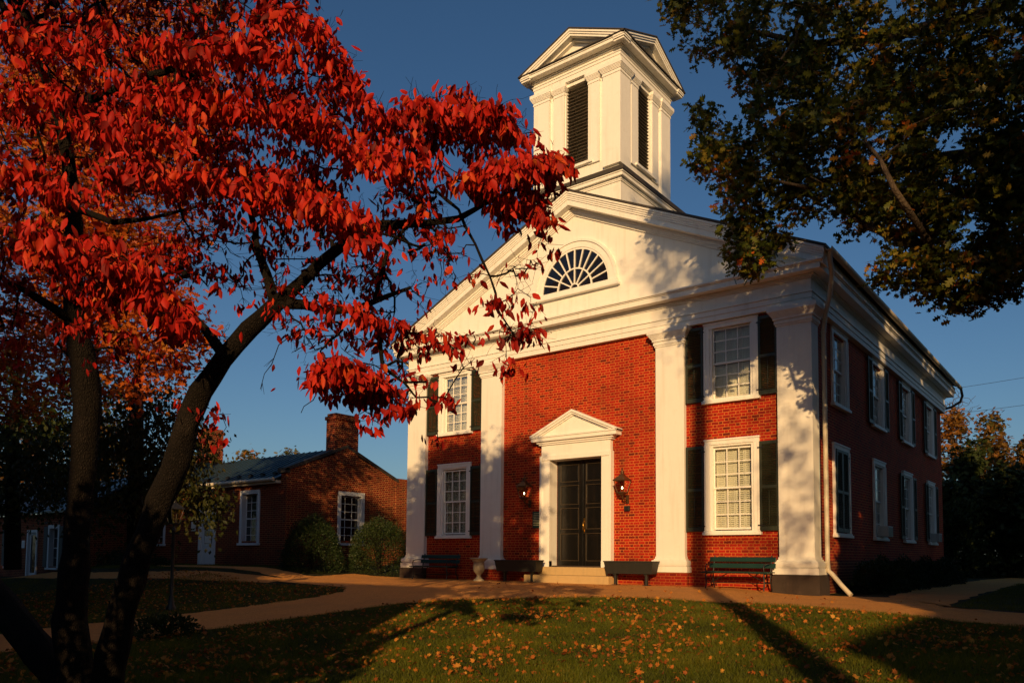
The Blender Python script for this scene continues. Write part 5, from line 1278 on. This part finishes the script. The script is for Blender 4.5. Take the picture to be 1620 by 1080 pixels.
for i, (c, r_, w_) in enumerate((((3.9, 9.6, -.5), (2.4, 2.6, 13), 'nearest the oak'), ((4.4, 14.5, -.3), (2.6, 2.8, 13.5), 'second from the oak'), ((4.9, 19.5, -.2), (2.8, 2.8, 14), 'third from the oak'), ((5.4, 24.5, -.1), (3, 3, 14.5), 'fourth from the oak'), ((9.5, 28, 0), (3.2, 3.5, 14.5), 'beyond the side path'), ((8.8, 6.5, -.5), (3, 3, 13), 'right of the lawn'),
      ((-16.2, .8, -.6), (2.2, 2.2, 9.2), 'left of the dogwood'), ((-20.8, 1.6, -.6), (2.4, 2.4, 8.6), 'left of the gravel path'), ((-25.6, 2.2, -.6), (2.6, 2.2, 8.6), 'between gravel path and cottage'), ((-29.4, 2.6, -.6), (2.4, 2.2, 8.6), 'opposite the low brick house'), ((-33, 3.0, -.6), (3.4, 2.6, 8.5), 'far left before the cottage'), ((-39, 4.5, -.6), (3.4, 2.6, 8.5), 'far left beside the cottage'))):
    evergreen('added dense dark holly tree '+w_+', unseen, casting shade', c, r_)
shrub('garden_shrub', 'added tall dark shrub left of the viewpoint, unseen, shading the dogwood trunks', (-4.35, -.2, -.6), (.9, .75, 3.0), 5200, (.08, .13), HED, None, .3)  # unseen shrub added to keep the dogwood trunks in shade
g3 = 'dark undergrowth bushes behind the side path'
for px_, D_, rr, lab in ((1500, 40, 2.0, 'dark bush touching the rear corner of the courthouse'), (1550, 41, 2.2, 'dark bush in the middle of the undergrowth on the right'), (1600, 40, 2.2, 'dark bush near the right edge behind the side path'), (1650, 39, 2.2, 'dark bush cut by the right frame edge')):
    c = at(px_, 880, D_); shrub('undergrowth_bush', lab, (c[0], c[1], -.1), (rr, 1.8, 4.2), 4200, (.16, .3), GRN, g3, .25)
shrub('garden_shrub', 'large dark rounded shrub at the brick house corner', (-23.3, 17.4, .35), (1.2, 1.05, 2.0), 22000, (.035, .065), lm=.35)
shrub('garden_shrub', 'bright-topped rounded shrub between brick house and courthouse', (-22.0, 19.4, .25), (1.35, 1.1, 2.05), 24000, (.035, .065), lm=.6)
shrub('low_shrub', 'low leafy bush around the foot of the lamp post', (-13.45, 7.0, -.52), (.58, .5, .36), 1700, (.05, .085), GRN, lm=.45)
for i, (y, lab) in enumerate(((22.6, 'dark foundation hedge beside the courthouse side wall, nearest the downspout'), (25.3, 'dark foundation hedge under the second side window'), (28.5, 'dark foundation hedge under the third side window'), (32, 'dark foundation hedge by the rear side windows'))):
    shrub('hedge', lab, (-5.35, y, -.05), (.62, 1.6, .95), 6000, (.05, .09), lm=.25, grp='foundation hedges along the side wall')
shrub('low_shrub', 'dark groundcover bush in front of the glazed house door', (-31.5, 15.4, .1), (2.6, .7, .75), 4500, (.06, .1), lm=.3)
shrub('low_shrub', 'dark bush near the left window of the low brick house', (-34.5, 15.9, .0), (1.6, .8, 1.1), 3500, (.06, .1), lm=.3)

# ------------------------------------------------ lawn grass and fallen leaves
LE = np.array(LAWN_EDGE)
def on_path(x, y):
    yl = np.interp(x, LE[:, 0], LE[:, 1]); a = (x > -12.5) & (y > yl+.07) & (x < 3)
    # exclusion of left path band
    PL = np.array([(-14.1, -2), (-14.1, 2), (-13.6, 4.5), (-13.84, 5.72), (-13.45, 6.55), (-13.24, 7.77), (-12.85, 8.95), (-12.4, 10.6)]); PU = np.array([(-17, -2), (-16.9, 2), (-16.6, 5.54), (-16.67, 6.1), (-16.7, 7.17), (-15.89, 9.13), (-15.4, 10.3), (-15.3, 11.6), (-15.5, 12.5), (-16.8, 13.6)])
    xl = np.interp(y, PL[:, 1], PL[:, 0]); xu = np.interp(y, PU[:, 1], PU[:, 0]); b = (x < xl-.06) & (x > xu+.06) & (y < 13.6)
    c = (y > 13.4) & (x > -22) & (x < -12.5)
    d = (x > -5) & (y > 18.5)
    e = (x <= -12.5) & (y > 10.3) & (x > xu+.06)
    return a | b | c | d | e
def in_view(x, y, m=60):
    z = G(x, y)-.9; w_ = x*fwn[0]+y*fwn[1]+z*fwn[2]; px = 810+SX+F*(x*r2n[0]+y*r2n[1]+z*r2n[2])/w_; py = 540+SY-F*(x*u2n[0]+y*u2n[1]+z*u2n[2])/w_
    return (w_ > 1) & (px > -m) & (px < 1620+m) & (py < 1080+m)
def scatter(n, x0, x1, y0, y1):
    x = RNG.uniform(x0, x1, n); y = RNG.uniform(y0, y1, n); k = in_view(x, y) & ~on_path(x, y); return x[k], y[k]
GR = leafmat('grass_blades', ((0, (.032, .042, .005)), (.45, (.105, .13, .010)), (.75, (.20, .185, .016)), (1, (.32, .18, .03))), .35, .55, 1.2)
x1_, y1_ = scatter(900000, -13.2, .5, 3.5, 15.2); 
dist = np.hypot(x1_, y1_); keep = RNG.random(len(x1_)) < np.clip(1.15-dist/22, .25, 1); x1_, y1_ = x1_[keep], y1_[keep]
x2_, y2_ = scatter(160000, -24, -13.2, 2, 13.8)
x3_ = RNG.uniform(-3.2, 2.5, 60000); y3_ = RNG.uniform(15, 34, 60000)
k3 = (x3_ > -2.62-.03*(y3_-16)) & (y3_ > 16.35-.32*(x3_+2.6)) & in_view(x3_, y3_)
x4_ = RNG.uniform(-40, -19, 90000); y4_ = RNG.uniform(12.6, 17.3, 90000)
k4 = ((y4_ > 15.2+.0*x4_+1.1*(x4_ > -30.5)) | (y4_ < 14.8)) & (y4_ > 14.6+.1*(x4_+25)) & (x4_ < -22.3) & in_view(x4_, y4_)
x5_, y5_ = RNG.uniform(-42, -23.9, 90000), RNG.uniform(4, 12.4, 90000); k5 = in_view(x5_, y5_) & (y5_ < 12.4+.09*(x5_+23))
x2_ = np.concatenate([x2_, x3_[k3], x4_[k4], x5_[k5]]); y2_ = np.concatenate([y2_, y3_[k3], y4_[k4], y5_[k5]])
gx, gy = np.concatenate([x1_, x2_]), np.concatenate([y1_, y2_]); n = len(gx)
clump = .5+.5*np.sin(gx*2.1+np.sin(gy*1.7)*1.5)*np.sin(gy*2.6+1); P = np.stack([gx, gy, G(gx, gy)-.003], 1)
hgt = RNG.uniform(.034, .075, n)*(.75+.5*clump); D = np.stack([RNG.normal(0, .45, n), RNG.normal(0, .45, n), np.ones(n)], 1)
BL_T = [(-.055, 0, 0), (.055, 0, 0), (0, 1, .25)]
g_ = leaves('grass', P, D, hgt, BL_T, [(0, 1, 2)], GR, None, rnd=np.clip(.25+.35*clump+RNG.normal(0, .2, n), 0, 1)); g_['kind'] = 'stuff'; g_['label'] = 'short green lawn grass in front of the courthouse'; g_['category'] = 'grass'
print('grass', n)
FLM = leafmat('fallen_leaf_colours', ((0, (.10, .04, .015)), (.3, (.30, .08, .015)), (.6, (.55, .17, .025)), (.85, (.68, .32, .05)), (1, (.50, .06, .02))), .25, .6, 3)
MAP_T = [(0, 0, 0), (-.18, .10, .02), (-.5, .22, -.13), (-.3, .42, .03), (-.52, .72, -.2), (-.2, .68, .04), (0, 1.05, -.18), (.22, .64, .02), (.5, .75, .12), (.3, .42, .01), (.46, .20, .10), (.18, .10, .02), (0, .4, .06)]
MAP_F = [(12, i, i+1) for i in range(0, 11)]+[(12, 11, 0)]
x, y = scatter(13500, -13.5, .5, 3.5, 15.2); xa_, ya_ = scatter(6500, -26, -13, 2, 14)
cl = RNG.random(len(x)) < (.30+.70*(np.sin(x*1.9+2)*np.sin(y*1.6+x*.7)+.4*np.sin(x*5)*np.sin(y*6) > .0)); x, y = x[cl], y[cl]
xa2 = RNG.uniform(-15, -3, 110); ya2 = RNG.uniform(13, 18.5, 110)
x = np.concatenate([x, xa_]); y = np.concatenate([y, ya_]); n = len(x)
P = np.stack([x, y, G(x, y)+RNG.uniform(.015, .05, n)], 1)
P2 = np.stack([xa2, ya2, G(xa2, ya2)+.038], 1); P = np.vstack([P, P2]); n = len(P)
th = RNG.uniform(0, 6.28, n); D = np.stack([np.cos(th), np.sin(th), RNG.normal(.25, .45, n)], 1)
fl = leaves('fallen_leaves', P, D, (.028+.058*RNG.random(n)**1.5), MAP_T, MAP_F, FLM, None, roll=RNG.normal(0, .9, n)); fl['kind'] = 'stuff'; fl['label'] = 'fallen orange maple leaves scattered over the lawn'; fl['category'] = 'leaves'
